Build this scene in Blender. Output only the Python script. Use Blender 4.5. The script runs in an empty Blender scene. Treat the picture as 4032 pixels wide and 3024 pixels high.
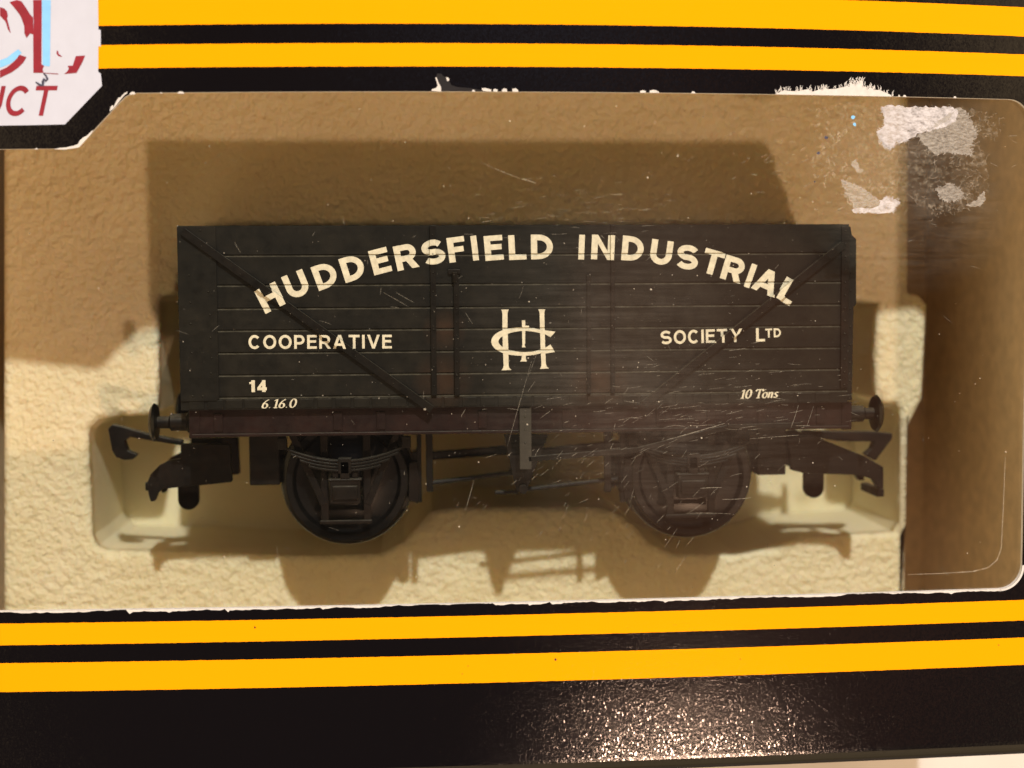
import bpy, bmesh, math, random
from mathutils import Vector, Matrix
random.seed(7)
SC = bpy.context.scene
COL = SC.collection
MM = 0.001
R = math.radians

# ------------------------------------------------------------------ camera
CAMX, CAMY, CAMZ = -10.6456, -148.0, 9.6670
YAW, PITCH, ROLL = 0.0718, 0.0651, -0.0063
FPX, CPX, CPY = 5400.0, 2016.0, 1512.0
_f = Vector((math.sin(YAW)*math.cos(PITCH), math.cos(YAW)*math.cos(PITCH), -math.sin(PITCH)))
_r0 = Vector((math.cos(YAW), -math.sin(YAW), 0)); _u0 = _r0.cross(_f)
_r = math.cos(ROLL)*_r0 + math.sin(ROLL)*_u0
_u = -math.sin(ROLL)*_r0 + math.cos(ROLL)*_u0
cam = bpy.data.cameras.new('camera')
cam.sensor_width = 36.0
cam.lens = FPX/4032*36.0
cam.clip_start = 0.01; cam.clip_end = 50
cam.dof.use_dof = True
cam.dof.focus_distance = 0.1505
cam.dof.aperture_fstop = 19.0
co = bpy.data.objects.new('camera', cam); COL.objects.link(co)
co.matrix_world = Matrix(((_r.x, _u.x, -_f.x, CAMX*MM), (_r.y, _u.y, -_f.y, CAMY*MM), (_r.z, _u.z, -_f.z, CAMZ*MM), (0, 0, 0, 1)))
SC.camera = co

# ------------------------------------------------------------------ room light
w = bpy.data.worlds.new('World'); SC.world = w; w.use_nodes = True
nt = w.node_tree; bg = nt.nodes['Background']
tc = nt.nodes.new('ShaderNodeTexCoord')
def wdot(v):                        # cosine between the sky direction and v
    n = nt.nodes.new('ShaderNodeVectorMath'); n.operation = 'DOT_PRODUCT'
    nt.links.new(tc.outputs['Generated'], n.inputs[0]); n.inputs[1].default_value = Vector(v).normalized()
    return n.outputs['Value']
def wramp(fac, stops):
    r = nt.nodes.new('ShaderNodeValToRGB')
    while len(r.color_ramp.elements) < len(stops): r.color_ramp.elements.new(.5)
    for e, (p, c) in zip(r.color_ramp.elements, stops): e.position = p; e.color = (*c, 1)
    nt.links.new(fac, r.inputs['Fac']); return r.outputs['Color']
# warm dim room; the photographer and the dark part of the room lie straight in front of the box
room = wramp(wdot((.06, -1, -.07)), [(0.0, (0.85, 0.60, 0.30)), (0.45, (1.2, 0.86, 0.45)), (0.71, (1.35, 0.95, 0.50)), (0.86, (0.022, 0.019, 0.017))])
hand = wramp(wdot((.30, -.93, -.17)), [(0.978, (0, 0, 0)), (0.990, (0.34, 0.14, 0.07))])
ad = nt.nodes.new('ShaderNodeMix'); ad.data_type = 'RGBA'; ad.blend_type = 'ADD'; ad.inputs['Factor'].default_value = 1
nt.links.new(room, ad.inputs['A']); nt.links.new(hand, ad.inputs['B'])
ceil = wramp(wdot((.10, -.93, .34)), [(0.945, (0, 0, 0)), (0.985, (0.20, 0.22, 0.30))])   # pale cool patch of ceiling
a2 = nt.nodes.new('ShaderNodeMix'); a2.data_type = 'RGBA'; a2.blend_type = 'ADD'; a2.inputs['Factor'].default_value = 1
nt.links.new(ad.outputs['Result'], a2.inputs['A']); nt.links.new(ceil, a2.inputs['B'])
nt.links.new(a2.outputs['Result'], bg.inputs['Color'])
bg.inputs['Strength'].default_value = 1.25

def lamp(name, loc, power, radius, color):
    l = bpy.data.lights.new(name, 'POINT'); l.energy = power; l.shadow_soft_size = radius; l.color = color
    o = bpy.data.objects.new(name, l); COL.objects.link(o); o.location = [c*MM for c in loc]
    return o
lamp('ceiling_lamp', (79, -730, 640), 39.0, 0.013, (1.0, 0.98, 0.92))
lamp('side_lamp', (165, -590, -318), 7.6, 0.012, (1.0, 0.64, 0.44))

SC.view_settings.view_transform = 'Standard'
SC.view_settings.look = 'None'
SC.view_settings.exposure = 0; SC.view_settings.gamma = 1
SC.view_settings.use_curve_mapping = False
SC.render.engine = 'CYCLES'
SC.cycles.max_bounces = 10; SC.cycles.transparent_max_bounces = 24; SC.cycles.diffuse_bounces = 5
SC.cycles.use_denoising = True
SC.cycles.sample_clamp_indirect = 4

# ------------------------------------------------------------------ measuring helper: a photo pixel seen on the plane y = Y (mm)
CC = Vector((CAMX, CAMY, CAMZ))
def P(u, v, Y):
    d = _f + _r*((u-CPX)/FPX) - _u*((v-CPY)/FPX)
    t = (Y-CAMY)/d.y
    q = CC + d*t
    return (q.x, q.z)
TZ = -43.25                         # foot of the carton
ZT, ZB, BT, BB = 30.674, -23.642, 4.487, 1.541
def bulge(x, z):
    t = (z-ZB)/(ZT-ZB); t = max(0.0, min(1.3, t)) + 0.08*max(-.4, min(0.0, t))
    return -(BB + (BT-BB)*t)*(1-(x/58.0)**2)
def PF(u, v):                       # on the bowed card front
    y = 0
    for _ in range(5):
        x, z = P(u, v, y); y = bulge(x, z)
    return (x, z)

# ------------------------------------------------------------------ materials
def new_mat(name):
    m = bpy.data.materials.new(name); m.use_nodes = True
    return m, m.node_tree, m.node_tree.nodes['Principled BSDF']
def coords(nt, scale=1000.0, org=(0, 0, 0)):
    t = nt.nodes.new('ShaderNodeTexCoord'); mp = nt.nodes.new('ShaderNodeMapping')
    mp.inputs['Scale'].default_value = (scale,)*3; mp.inputs['Location'].default_value = org
    nt.links.new(t.outputs['Object'], mp.inputs['Vector'])
    return mp.outputs['Vector']
def noise(nt, vec, scale, detail=3, rough=0.55):
    n = nt.nodes.new('ShaderNodeTexNoise'); n.inputs['Scale'].default_value = scale
    n.inputs['Detail'].default_value = detail; n.inputs['Roughness'].default_value = rough
    nt.links.new(vec, n.inputs['Vector']); return n.outputs['Fac']
def ramp(nt, fac, stops, interp='LINEAR'):
    r = nt.nodes.new('ShaderNodeValToRGB'); cr = r.color_ramp; cr.interpolation = interp
    while len(cr.elements) < len(stops): cr.elements.new(0.5)
    for e, (p, c) in zip(cr.elements, stops):
        e.position = p; e.color = (c[0], c[1], c[2], 1) if not isinstance(c, (int, float)) else (c, c, c, 1)
    nt.links.new(fac, r.inputs['Fac']); return r.outputs['Color']
def bump(nt, b, height, strength, dist):
    n = nt.nodes.new('ShaderNodeBump'); n.inputs['Strength'].default_value = strength; n.inputs['Distance'].default_value = dist
    nt.links.new(height, n.inputs['Height']); nt.links.new(n.outputs['Normal'], b.inputs['Normal']); return n
def math_(nt, op, a, b=None, clamp=False):
    n = nt.nodes.new('ShaderNodeMath'); n.operation = op; n.use_clamp = clamp
    for i, v in enumerate((a, b)):
        if v is None: continue
        if isinstance(v, (int, float)): n.inputs[i].default_value = v
        else: nt.links.new(v, n.inputs[i])
    return n.outputs[0]
def simple(name, col, rough=0.6, var=0.15, scale=1.0, spec=0.5, bmp=0.0, bscale=6.0):
    m, nt, b = new_mat(name)
    v = coords(nt)
    n = noise(nt, v, scale)
    nt.links.new(ramp(nt, n, [(0.3, [c*(1-var) for c in col]), (0.7, [min(1, c*(1+var)) for c in col])]), b.inputs['Base Color'])
    b.inputs['Roughness'].default_value = rough
    b.inputs['Specular IOR Level'].default_value = spec
    if bmp: bump(nt, b, noise(nt, v, bscale), bmp, 0.00006)
    return m

M = {}
# black / yellow printed card, stripes follow the height on the box
def card_material():
    m, nt, b = new_mat('printed_card')
    v = coords(nt, org=(0, 0, TZ+.05))
    sx = nt.nodes.new('ShaderNodeSeparateXYZ'); nt.links.new(v, sx.inputs[0])
    wob = math_(nt, 'MULTIPLY', math_(nt, 'SUBTRACT', noise(nt, v, 1.5, 3), 0.5), 0.10)
    z = math_(nt, 'ADD', sx.outputs['Z'], wob)
    fac = math_(nt, 'DIVIDE', math_(nt, 'ADD', z, 50.0), 100.0)
    K = (0.0040, 0.0034, 0.0046); Y = (0.80, 0.305, 0.002)
    zs = lambda *q: sum(PF(*a)[1] for a in q)/len(q)
    edges = [(-99, K), (zs((0, 2735), (1500, 2712), (2500, 2690), (4032, 2627)), Y), (zs((0, 2611), (1500, 2594), (2500, 2566), (4032, 2514)), K),
             (zs((0, 2547), (1500, 2529), (2500, 2498), (4032, 2447)), Y), (zs((0, 2465), (1500, 2441), (2500, 2421), (4032, 2372)), K), (32.93, Y), (35.42, K), (37.12, Y), (40.32, K)]

    base = ramp(nt, fac, [(max(0, (e+50)/100), c) for e, c in edges], 'CONSTANT')
    # rubbed specks and small scuffs in the print
    sp = noise(nt, v, 3.2, 6, 0.75)
    mask = ramp(nt, sp, [(0.735, 0), (0.76, 1)])
    mx = nt.nodes.new('ShaderNodeMix'); mx.data_type = 'RGBA'
    nt.links.new(math_(nt, 'MULTIPLY', mask, 0.25), mx.inputs['Factor'])
    nt.links.new(base, mx.inputs['A']); mx.inputs['B'].default_value = (0.5, 0.48, 0.44, 1)
    df = nt.nodes.new('ShaderNodeBsdfDiffuse'); nt.links.new(mx.outputs['Result'], df.inputs['Color'])
    gl = nt.nodes.new('ShaderNodeBsdfGlossy'); gl.distribution = 'BECKMANN'; gl.inputs['Roughness'].default_value = 0.165
    bump(nt, gl, math_(nt, 'ADD', noise(nt, v, 3.0, 3, 0.7), 0.0), 1.0, 0.000022)
    # the embossed grain of the lacquer: tiny facets, each with its own tilt
    vo = nt.nodes.new('ShaderNodeTexVoronoi'); vo.inputs['Scale'].default_value = 6.2; vo.inputs['Randomness'].default_value = 1
    st = nt.nodes.new('ShaderNodeMapping'); st.inputs['Scale'].default_value = (1.25, 1, 0.85); nt.links.new(v, st.inputs['Vector'])
    nt.links.new(st.outputs['Vector'], vo.inputs['Vector'])
    sb = nt.nodes.new('ShaderNodeVectorMath'); sb.operation = 'SUBTRACT'; nt.links.new(vo.outputs['Color'], sb.inputs[0]); sb.inputs[1].default_value = (.5, .5, .5)
    sc_ = nt.nodes.new('ShaderNodeVectorMath'); sc_.operation = 'SCALE'; nt.links.new(sb.outputs[0], sc_.inputs[0]); sc_.inputs['Scale'].default_value = 0.105
    ge = nt.nodes.new('ShaderNodeNewGeometry'); av = nt.nodes.new('ShaderNodeVectorMath'); av.operation = 'ADD'
    nt.links.new(ge.outputs['Normal'], av.inputs[0]); nt.links.new(sc_.outputs[0], av.inputs[1])
    nv_ = nt.nodes.new('ShaderNodeVectorMath'); nv_.operation = 'NORMALIZE'; nt.links.new(av.outputs[0], nv_.inputs[0])
    g2 = nt.nodes.new('ShaderNodeBsdfGlossy'); g2.distribution = 'BECKMANN'; g2.inputs['Roughness'].default_value = 0.125
    nt.links.new(nv_.outputs[0], g2.inputs['Normal'])
    mg = nt.nodes.new('ShaderNodeMixShader'); mg.inputs['Fac'].default_value = 0.5
    nt.links.new(gl.outputs[0], mg.inputs[1]); nt.links.new(g2.outputs[0], mg.inputs[2])
    ms = nt.nodes.new('ShaderNodeMixShader')
    sg = nt.nodes.new('ShaderNodeSeparateColor'); nt.links.new(base, sg.inputs[0])   # the yellow ink is duller than the black lacquer
    nt.links.new(math_(nt, 'SUBTRACT', 0.040, math_(nt, 'MULTIPLY', sg.outputs[0], 0.046)), ms.inputs['Fac'])
    nt.links.new(df.outputs[0], ms.inputs[1]); nt.links.new(mg.outputs[0], ms.inputs[2])
    nt.links.new(ms.outputs[0], nt.nodes['Material Output'].inputs['Surface']); nt.nodes.remove(b)
    return m
M['card'] = card_material()
M['core'] = simple('white_card_core', (0.52, 0.52, 0.55), 0.9, 0.08, 2.0, 0.2)
M['card_inside'] = simple('grey_card_inside', (0.76, 0.62, 0.45), 0.85, 0.12, 0.6, 0.2)
M['black_card'] = simple('black_card', (0.007, 0.006, 0.008), 0.4, 0.2, 1.0, 0.4)
M['label'] = simple('label_white', (0.44, 0.48, 0.63), 0.45, 0.025, 0.5, 0.35)
M['maroon_ink'] = simple('maroon_ink', (0.21, 0.012, 0.030), 0.45, 0.10, 1.0, 0.35)
M['blue_ink'] = simple('blue_ink', (0.19, 0.47, 0.86), 0.45, 0.06, 1.0, 0.35)
M['pen_ink'] = simple('pen_ink', (0.05, 0.05, 0.09), 0.5, 0.1, 1.0, 0.3)

def foam_material():
    m, nt, b = new_mat('polystyrene_foam')
    v = coords(nt)
    sx = nt.nodes.new('ShaderNodeSeparateXYZ'); nt.links.new(v, sx.inputs[0])
    vo = nt.nodes.new('ShaderNodeTexVoronoi'); vo.inputs['Scale'].default_value = 0.55
    warp = nt.nodes.new('ShaderNodeVectorMath'); warp.operation = 'ADD'
    nn = nt.nodes.new('ShaderNodeTexNoise'); nn.inputs['Scale'].default_value = 0.7; nn.inputs['Detail'].default_value = 3
    nt.links.new(v, nn.inputs['Vector'])
    nt.links.new(v, warp.inputs[0]); nt.links.new(nn.outputs['Color'], warp.inputs[1])
    nt.links.new(warp.outputs[0], vo.inputs['Vector'])
    h = math_(nt, 'ADD', math_(nt, 'MULTIPLY', noise(nt, v, 0.95, 3, 0.6), 1.0), math_(nt, 'MULTIPLY', vo.outputs['Distance'], 0.22))
    pits = ramp(nt, noise(nt, v, 0.8, 2, 0.5), [(0.30, 0.0), (0.42, 1.0)])
    h = math_(nt, 'ADD', h, math_(nt, 'MULTIPLY', pits, 0.16))
    # the moulded recess walls are smoother than the face
    face = ramp(nt, math_(nt, 'DIVIDE', sx.outputs['Y'], 100.0), [(0.006, 1.0), (0.012, 0.12)])
    h = math_(nt, 'MULTIPLY', h, face)
    bump(nt, b, h, 0.8, 0.0011)
    c = ramp(nt, noise(nt, v, 0.10, 3), [(0.3, (0.79, 0.70, 0.46)), (0.7, (0.84, 0.755, 0.53))])
    nt.links.new(c, b.inputs['Base Color'])
    b.inputs['Roughness'].default_value = 0.62
    b.inputs['Subsurface Weight'].default_value = 0.35; b.inputs['Subsurface Radius'].default_value = (1.0, 0.65, 0.35); b.inputs['Subsurface Scale'].default_value = 0.004
    b.inputs['Specular IOR Level'].default_value = 0.35
    return m
M['foam'] = foam_material()

def black_plastic(name, base, brown, rough=0.45, stains=(), rust=(0.024, 0.014, 0.009)):
    m, nt, b = new_mat(name)
    v = coords(nt)
    n1 = noise(nt, v, 0.35, 5, 0.6)
    f = ramp(nt, n1, [(0.42, 0), (0.72, 1)])
    mx = nt.nodes.new('ShaderNodeMix'); mx.data_type = 'RGBA'
    nt.links.new(f, mx.inputs['Factor'])
    mx.inputs['A'].default_value = (*base, 1); mx.inputs['B'].default_value = (*brown, 1)
    if stains:
        f = None
        for (sx_, sy_, sz_, rad) in stains:
            vm = nt.nodes.new('ShaderNodeVectorMath'); vm.operation = 'DISTANCE'
            nt.links.new(v, vm.inputs[0]); vm.inputs[1].default_value = (sx_, sy_, sz_)
            d = math_(nt, 'SUBTRACT', 1.0, math_(nt, 'DIVIDE', vm.outputs['Value'], rad), True)
            d = math_(nt, 'MULTIPLY', d, math_(nt, 'MULTIPLY', noise(nt, v, 0.9, 5, 0.7), 2.4), True)
            f = d if f is None else math_(nt, 'ADD', f, d, True)
        m0 = nt.nodes.new('ShaderNodeMix'); m0.data_type = 'RGBA'; nt.links.new(f, m0.inputs['Factor'])
        nt.links.new(mx.outputs['Result'], m0.inputs['A']); m0.inputs['B'].default_value = (*rust, 1); mx = m0
    # fine pale dust caught in the plastic
    sp = ramp(nt, noise(nt, v, 4.0, 4, 0.7), [(0.70, 0), (0.78, 1)])
    m2 = nt.nodes.new('ShaderNodeMix'); m2.data_type = 'RGBA'
    nt.links.new(math_(nt, 'MULTIPLY', sp, 0.10), m2.inputs['Factor'])
    nt.links.new(mx.outputs['Result'], m2.inputs['A']); m2.inputs['B'].default_value = (0.35, 0.31, 0.26, 1)
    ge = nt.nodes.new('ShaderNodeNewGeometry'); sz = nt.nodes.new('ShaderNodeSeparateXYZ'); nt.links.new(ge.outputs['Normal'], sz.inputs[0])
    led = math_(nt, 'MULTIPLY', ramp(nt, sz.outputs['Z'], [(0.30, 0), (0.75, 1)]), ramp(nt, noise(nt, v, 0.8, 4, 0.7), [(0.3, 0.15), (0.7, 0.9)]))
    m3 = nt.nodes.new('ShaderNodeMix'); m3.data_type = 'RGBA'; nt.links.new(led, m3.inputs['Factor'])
    nt.links.new(m2.outputs['Result'], m3.inputs['A']); m3.inputs['B'].default_value = (0.090, 0.084, 0.068, 1)   # highlight painted into the colour of upward-facing ledges and groove lips
    nt.links.new(m3.outputs['Result'], b.inputs['Base Color'])
    nt.links.new(ramp(nt, noise(nt, v, 1.2, 4), [(0.3, rough-0.08), (0.7, rough+0.15)]), b.inputs['Roughness'])
    b.inputs['Specular IOR Level'].default_value = 0.14
    bump(nt, b, noise(nt, v, 4.0, 3), 0.3, 0.00003)
    return m
WL = [0, 0, 0]   # wagon root, set below
M['wood'] = None
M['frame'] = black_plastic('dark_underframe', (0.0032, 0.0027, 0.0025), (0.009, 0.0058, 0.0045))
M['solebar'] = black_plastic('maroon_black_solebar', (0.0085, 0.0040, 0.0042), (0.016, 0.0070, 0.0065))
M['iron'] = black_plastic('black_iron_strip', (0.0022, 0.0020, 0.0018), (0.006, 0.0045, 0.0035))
M['strap_green'] = simple('grey_green_strip', (0.013, 0.013, 0.0105), 0.5, 0.2, 1.5)
M['wheel'] = simple('black_wheel', (0.0022, 0.0021, 0.0021), 0.33, 0.25, 1.0, 0.30)
M['cream'] = simple('cream_paint', (0.55, 0.54, 0.465), 0.6, 0.16, 1.6, 0.3)

def pane_material():
    m, nt, b = new_mat('clear_acetate')
    nt.nodes.remove(b)
    out = nt.nodes['Material Output']
    v = coords(nt, org=(0, 0, TZ+.05))
    tr = nt.nodes.new('ShaderNodeBsdfTransparent'); tr.inputs['Color'].default_value = (0.97, 0.965, 0.93, 1)
    gl = nt.nodes.new('ShaderNodeBsdfGlossy'); gl.inputs['Roughness'].default_value = 0.05
    # mirror share by angle, the same from both sides of the thin sheet
    gm = nt.nodes.new('ShaderNodeNewGeometry'); dt = nt.nodes.new('ShaderNodeVectorMath'); dt.operation = 'DOT_PRODUCT'
    nt.links.new(gm.outputs['Incoming'], dt.inputs[0]); nt.links.new(gm.outputs['Normal'], dt.inputs[1])
    sch = math_(nt, 'POWER', math_(nt, 'SUBTRACT', 1.0, math_(nt, 'ABSOLUTE', dt.outputs['Value']), True), 5.0)
    refl = math_(nt, 'ADD', math_(nt, 'MULTIPLY', sch, 0.93), 0.065)
    bp = nt.nodes.new('ShaderNodeBump'); bp.inputs['Strength'].default_value = 0.25; bp.inputs['Distance'].default_value = 0.0006
    nt.links.new(noise(nt, v, 0.06, 2), bp.inputs['Height']); nt.links.new(bp.outputs['Normal'], gl.inputs['Normal'])
    mx = nt.nodes.new('ShaderNodeMixShader')
    nt.links.new(refl, mx.inputs['Fac']); nt.links.new(tr.outputs[0], mx.inputs[1]); nt.links.new(gl.outputs[0], mx.inputs[2])
    # greasy, dusty smears on the sheet
    df = nt.nodes.new('ShaderNodeBsdfDiffuse'); df.inputs['Color'].default_value = (0.75, 0.72, 0.68, 1)
    def blob(cx, cz, rx, rz):
        mp = nt.nodes.new('ShaderNodeMapping'); mp.inputs['Location'].default_value = (-cx/rx, 0, -cz/rz)
        mp.inputs['Scale'].default_value = (1/rx, 0.0, 1/rz); nt.links.new(v, mp.inputs['Vector'])
        ln = nt.nodes.new('ShaderNodeVectorMath'); ln.operation = 'LENGTH'; nt.links.new(mp.outputs['Vector'], ln.inputs[0])
        return ramp(nt, ln.outputs['Value'], [(0.2, 1.0), (1.0, 0.0)])
    f = math_(nt, 'ADD', math_(nt, 'MULTIPLY', blob(10, 3, 17, 22), 0.021), math_(nt, 'MULTIPLY', blob(22, -6, 18, 10), 0.015))
    f = math_(nt, 'ADD', f, math_(nt, 'MULTIPLY', blob(44, 22, 13, 13), 0.05))
    f = math_(nt, 'ADD', f, 0.0018)
    f = math_(nt, 'MULTIPLY', f, ramp(nt, noise(nt, v, 0.22, 6, 0.7), [(0.3, 0.35), (0.7, 1.3)]))
    st = nt.nodes.new('ShaderNodeMapping'); st.inputs['Scale'].default_value = (0.12, 1, 2.2); st.inputs['Rotation'].default_value = (0, R(6), 0)
    nt.links.new(v, st.inputs['Vector'])
    f = math_(nt, 'MULTIPLY', f, ramp(nt, noise(nt, st.outputs['Vector'], 1.0, 5, 0.7), [(0.35, 0.5), (0.7, 1.7)]))
    m2 = nt.nodes.new('ShaderNodeMixShader')
    nt.links.new(f, m2.inputs['Fac']); nt.links.new(mx.outputs[0], m2.inputs[1]); nt.links.new(df.outputs[0], m2.inputs[2])
    nt.links.new(m2.outputs[0], out.inputs['Surface'])
    return m
M['pane'] = pane_material()
def film_material(name, col, lo, hi, scale, alpha, stretch=1.0, rough=0.6):
    m, nt, b = new_mat(name)
    v = coords(nt)
    mp = nt.nodes.new('ShaderNodeMapping'); mp.inputs['Scale'].default_value = (1, 1, stretch); mp.inputs['Rotation'].default_value = (0, R(35), 0)
    nt.links.new(v, mp.inputs['Vector'])
    a = ramp(nt, noise(nt, mp.outputs['Vector'], scale, 6, 0.75), [(lo, 0.0), (hi, alpha)])
    nt.links.new(a, b.inputs['Alpha'])
    nt.links.new(ramp(nt, noise(nt, v, 0.25, 3), [(0.35, [c*0.92 for c in col]), (0.65, col)]), b.inputs['Base Color'])
    b.inputs['Roughness'].default_value = rough; b.inputs['Specular IOR Level'].default_value = 0.25
    return m
M['paper'] = film_material('torn_paper', (0.50, 0.50, 0.57), 0.22, 0.58, 1.3, 1.0, 1.8)
M['paper_thin'] = film_material('thin_paper_fibre', (0.42, 0.41, 0.41), 0.28, 0.66, 1.9, 0.72, 2.5)
M['glue'] = film_material('dried_glue', (0.50, 0.46, 0.40), 0.50, 0.72, 1.6, 0.35, 1.3)
M['fibre'] = film_material('fibre', (0.55, 0.52, 0.47), 0.3, 0.6, 1.6, 0.36)
M['scratch'] = film_material('scratch_mark', (0.60, 0.58, 0.52), 0.34, 0.66, 3.0, 0.38, 1.0, 0.35)
M['dust'] = film_material('dust_speck', (0.62, 0.58, 0.52), 0.3, 0.75, 0.35, 0.85)

def table_material():
    m, nt, b = new_mat('white_table')
    v = coords(nt)
    nt.links.new(ramp(nt, noise(nt, v, 0.05, 3), [(0.3, (0.52, 0.50, 0.50)), (0.7, (0.62, 0.60, 0.60))]), b.inputs['Base Color'])
    b.inputs['Roughness'].default_value = 0.7
    return m
M['table'] = table_material()

# ------------------------------------------------------------------ mesh builder (all in mm, world axes)
class MB:
    def __init__(s): s.bm = bmesh.new()
    def box(s, x0, x1, y0, y1, z0, z1):
        vs = [s.bm.verts.new(c) for c in ((x0,y0,z0),(x1,y0,z0),(x1,y1,z0),(x0,y1,z0),(x0,y0,z1),(x1,y0,z1),(x1,y1,z1),(x0,y1,z1))]
        for f in ((0,3,2,1),(4,5,6,7),(0,1,5,4),(1,2,6,5),(2,3,7,6),(3,0,4,7)): s.bm.faces.new([vs[i] for i in f])
        return s
    def prism(s, pts, y0, y1):          # polygon in x,z pushed from y0 to y1
        a = sum(pts[i][0]*pts[(i+1) % len(pts)][1]-pts[(i+1) % len(pts)][0]*pts[i][1] for i in range(len(pts)))
        if a < 0: pts = pts[::-1]
        A = [s.bm.verts.new((p[0], y0, p[1])) for p in pts]; B = [s.bm.verts.new((p[0], y1, p[1])) for p in pts]
        s.bm.faces.new(A); s.bm.faces.new(B[::-1])
        n = len(pts)
        for i in range(n): s.bm.faces.new((A[(i+1) % n], A[i], B[i], B[(i+1) % n]))
        return s
    def bar(s, a, b, wid, y0, y1):       # straight bar between two x,z points
        dx, dz = b[0]-a[0], b[1]-a[1]; L = math.hypot(dx, dz); nx, nz = -dz/L*wid/2, dx/L*wid/2
        return s.prism([(a[0]+nx, a[1]+nz), (a[0]-nx, a[1]-nz), (b[0]-nx, b[1]-nz), (b[0]+nx, b[1]+nz)], y0, y1)
    def lathe(s, c, axis, prof, seg=40):  # prof: (distance along axis, radius)
        ax = Vector(axis).normalized(); t = Vector((0, 0, 1)) if abs(ax.z) < .9 else Vector((1, 0, 0))
        e1 = ax.cross(t).normalized(); e2 = ax.cross(e1)
        rings = []
        for d, r in prof:
            rings.append([s.bm.verts.new(Vector(c)+ax*d+(e1*math.cos(2*math.pi*i/seg)+e2*math.sin(2*math.pi*i/seg))*max(r, 1e-4)) for i in range(seg)])
        for k in range(len(rings)-1):
            for i in range(seg):
                s.bm.faces.new((rings[k][i], rings[k][(i+1) % seg], rings[k+1][(i+1) % seg], rings[k+1][i]))
        s.bm.faces.new(rings[0][::-1]); s.bm.faces.new(rings[-1])
        return s
    def tube(s, pts, r, seg=8):
        for a, b in zip(pts, pts[1:]):
            d = Vector(b)-Vector(a); s.lathe(a, d, [(0, r), (d.length, r)], seg)
        return s
    def rivet(s, x, y, z, r=0.14):
        return s.lathe((x, y+0.02, z), (0, -1, 0), [(0, r), (r*.5, r*.85), (r*.8, r*.4)], 8)
    def ribbon(s, pts, wid, yf):         # flat strip on a surface y = yf(x,z)
        L = []; Rr = []
        n = len(pts)
        for i, p in enumerate(pts):
            a = pts[max(0, i-1)]; b = pts[min(n-1, i+1)]
            dx, dz = b[0]-a[0], b[1]-a[1]; l = math.hypot(dx, dz) or 1
            wd = wid*(0.35+0.65*math.sin(math.pi*(i+.35)/(n-.3)))/2
            for lst, sg in ((L, 1), (Rr, -1)):
                x, z = p[0]-dz/l*wd*sg, p[1]+dx/l*wd*sg
                lst.append(s.bm.verts.new((x, yf(x, z), z)))
        for i in range(n-1): s.bm.faces.new((L[i], L[i+1], Rr[i+1], Rr[i]))
        return s
    def poly(s, pts, yf):
        from mathutils.geometry import tessellate_polygon
        vs = [s.bm.verts.new((x, yf(x, z), z)) for x, z in pts]
        for t in tessellate_polygon([[Vector((x, z, 0)) for x, z in pts]]):
            try: s.bm.faces.new([vs[i] for i in t])
            except ValueError: pass
        return s
    def build(s, name, mat, parent=None, origin=None, bevel=0.0, smooth=False, normals=True):
        org = Vector(origin if origin is not None else (parent['_o'] if parent is not None else (0, 0, 0)))
        if normals: bmesh.ops.recalc_face_normals(s.bm, faces=s.bm.faces)
        for v in s.bm.verts: v.co = (v.co-org)*MM
        me = bpy.data.meshes.new(name); s.bm.to_mesh(me); s.bm.free()
        for m in (mat if isinstance(mat, (list, tuple)) else [mat]): me.materials.append(m)
        o = bpy.data.objects.new(name, me); COL.objects.link(o); o['_o'] = list(org)
        if parent is not None: o.parent = parent
        else: o.location = org*MM
        if bevel:
            b = o.modifiers.new('bevel', 'BEVEL'); b.width = bevel*MM; b.segments = 2; b.limit_method = 'ANGLE'; b.angle_limit = R(35)
        if smooth:
            for p in me.polygons: p.use_smooth = True
            if smooth == 'auto':
                for e in me.edges: pass
                me.set_sharp_from_angle(angle=R(35))
        return o
def tag(o, label=None, cat=None, kind=None, group=None):
    if label: o['label'] = label
    if cat: o['category'] = cat
    if kind: o['kind'] = kind
    if group: o['group'] = group
    return o
def thing(name, label, cat, org):
    o = bpy.data.objects.new(name, None); COL.objects.link(o); o.location = Vector(org)*MM; o['_o'] = list(org)
    o.empty_display_size = 0.005
    return tag(o, label, cat)

# ------------------------------------------------------------------ plain bold capitals drawn from strokes, unit = cap height
def arc_e(cx, cz, rx, rz, a0, a1, n=14): return [(cx+rx*math.cos(R(a0+(a1-a0)*i/n)), cz+rz*math.sin(R(a0+(a1-a0)*i/n))) for i in range(n+1)]
def stroke(pts, w, closed=False):   # list of quads along a path with mitred joints
    n = len(pts); L = []; Q = []
    for i in range(n):
        if closed: a, b = pts[i-1], pts[(i+1) % n]
        else: a, b = pts[max(i-1, 0)], pts[min(i+1, n-1)]
        p = pts[i]
        def un(u, v):
            d = math.hypot(v[0]-u[0], v[1]-u[1]); return ((v[0]-u[0])/d, (v[1]-u[1])/d) if d > 1e-9 else None
        t0, t1 = un(a, p) if a != p else None, un(p, b) if b != p else None
        t0 = t0 or t1; t1 = t1 or t0
        mx, mz = -(t0[1]+t1[1]), t0[0]+t1[0]; m = math.hypot(mx, mz) or 1; mx, mz = mx/m, mz/m
        k = w/2/max(.5, mx*-t1[1]+mz*t1[0])
        L.append(((p[0]+mx*k, p[1]+mz*k), (p[0]-mx*k, p[1]-mz*k)))
    for i in range(n if closed else n-1):
        u, v = L[i], L[(i+1) % n]; Q.append([u[0], u[1], v[1], v[0]])
    return Q
LW = dict(H=.86, U=.84, D=.84, E=.70, R=.82, S=.87, F=.66, I=.0, L=.66, N=.86, T=.80, A=.96, C=.88, O=.94, P=.76, V=.92, Y=.92)
LW['1'] = .42; LW['4'] = .74
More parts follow.
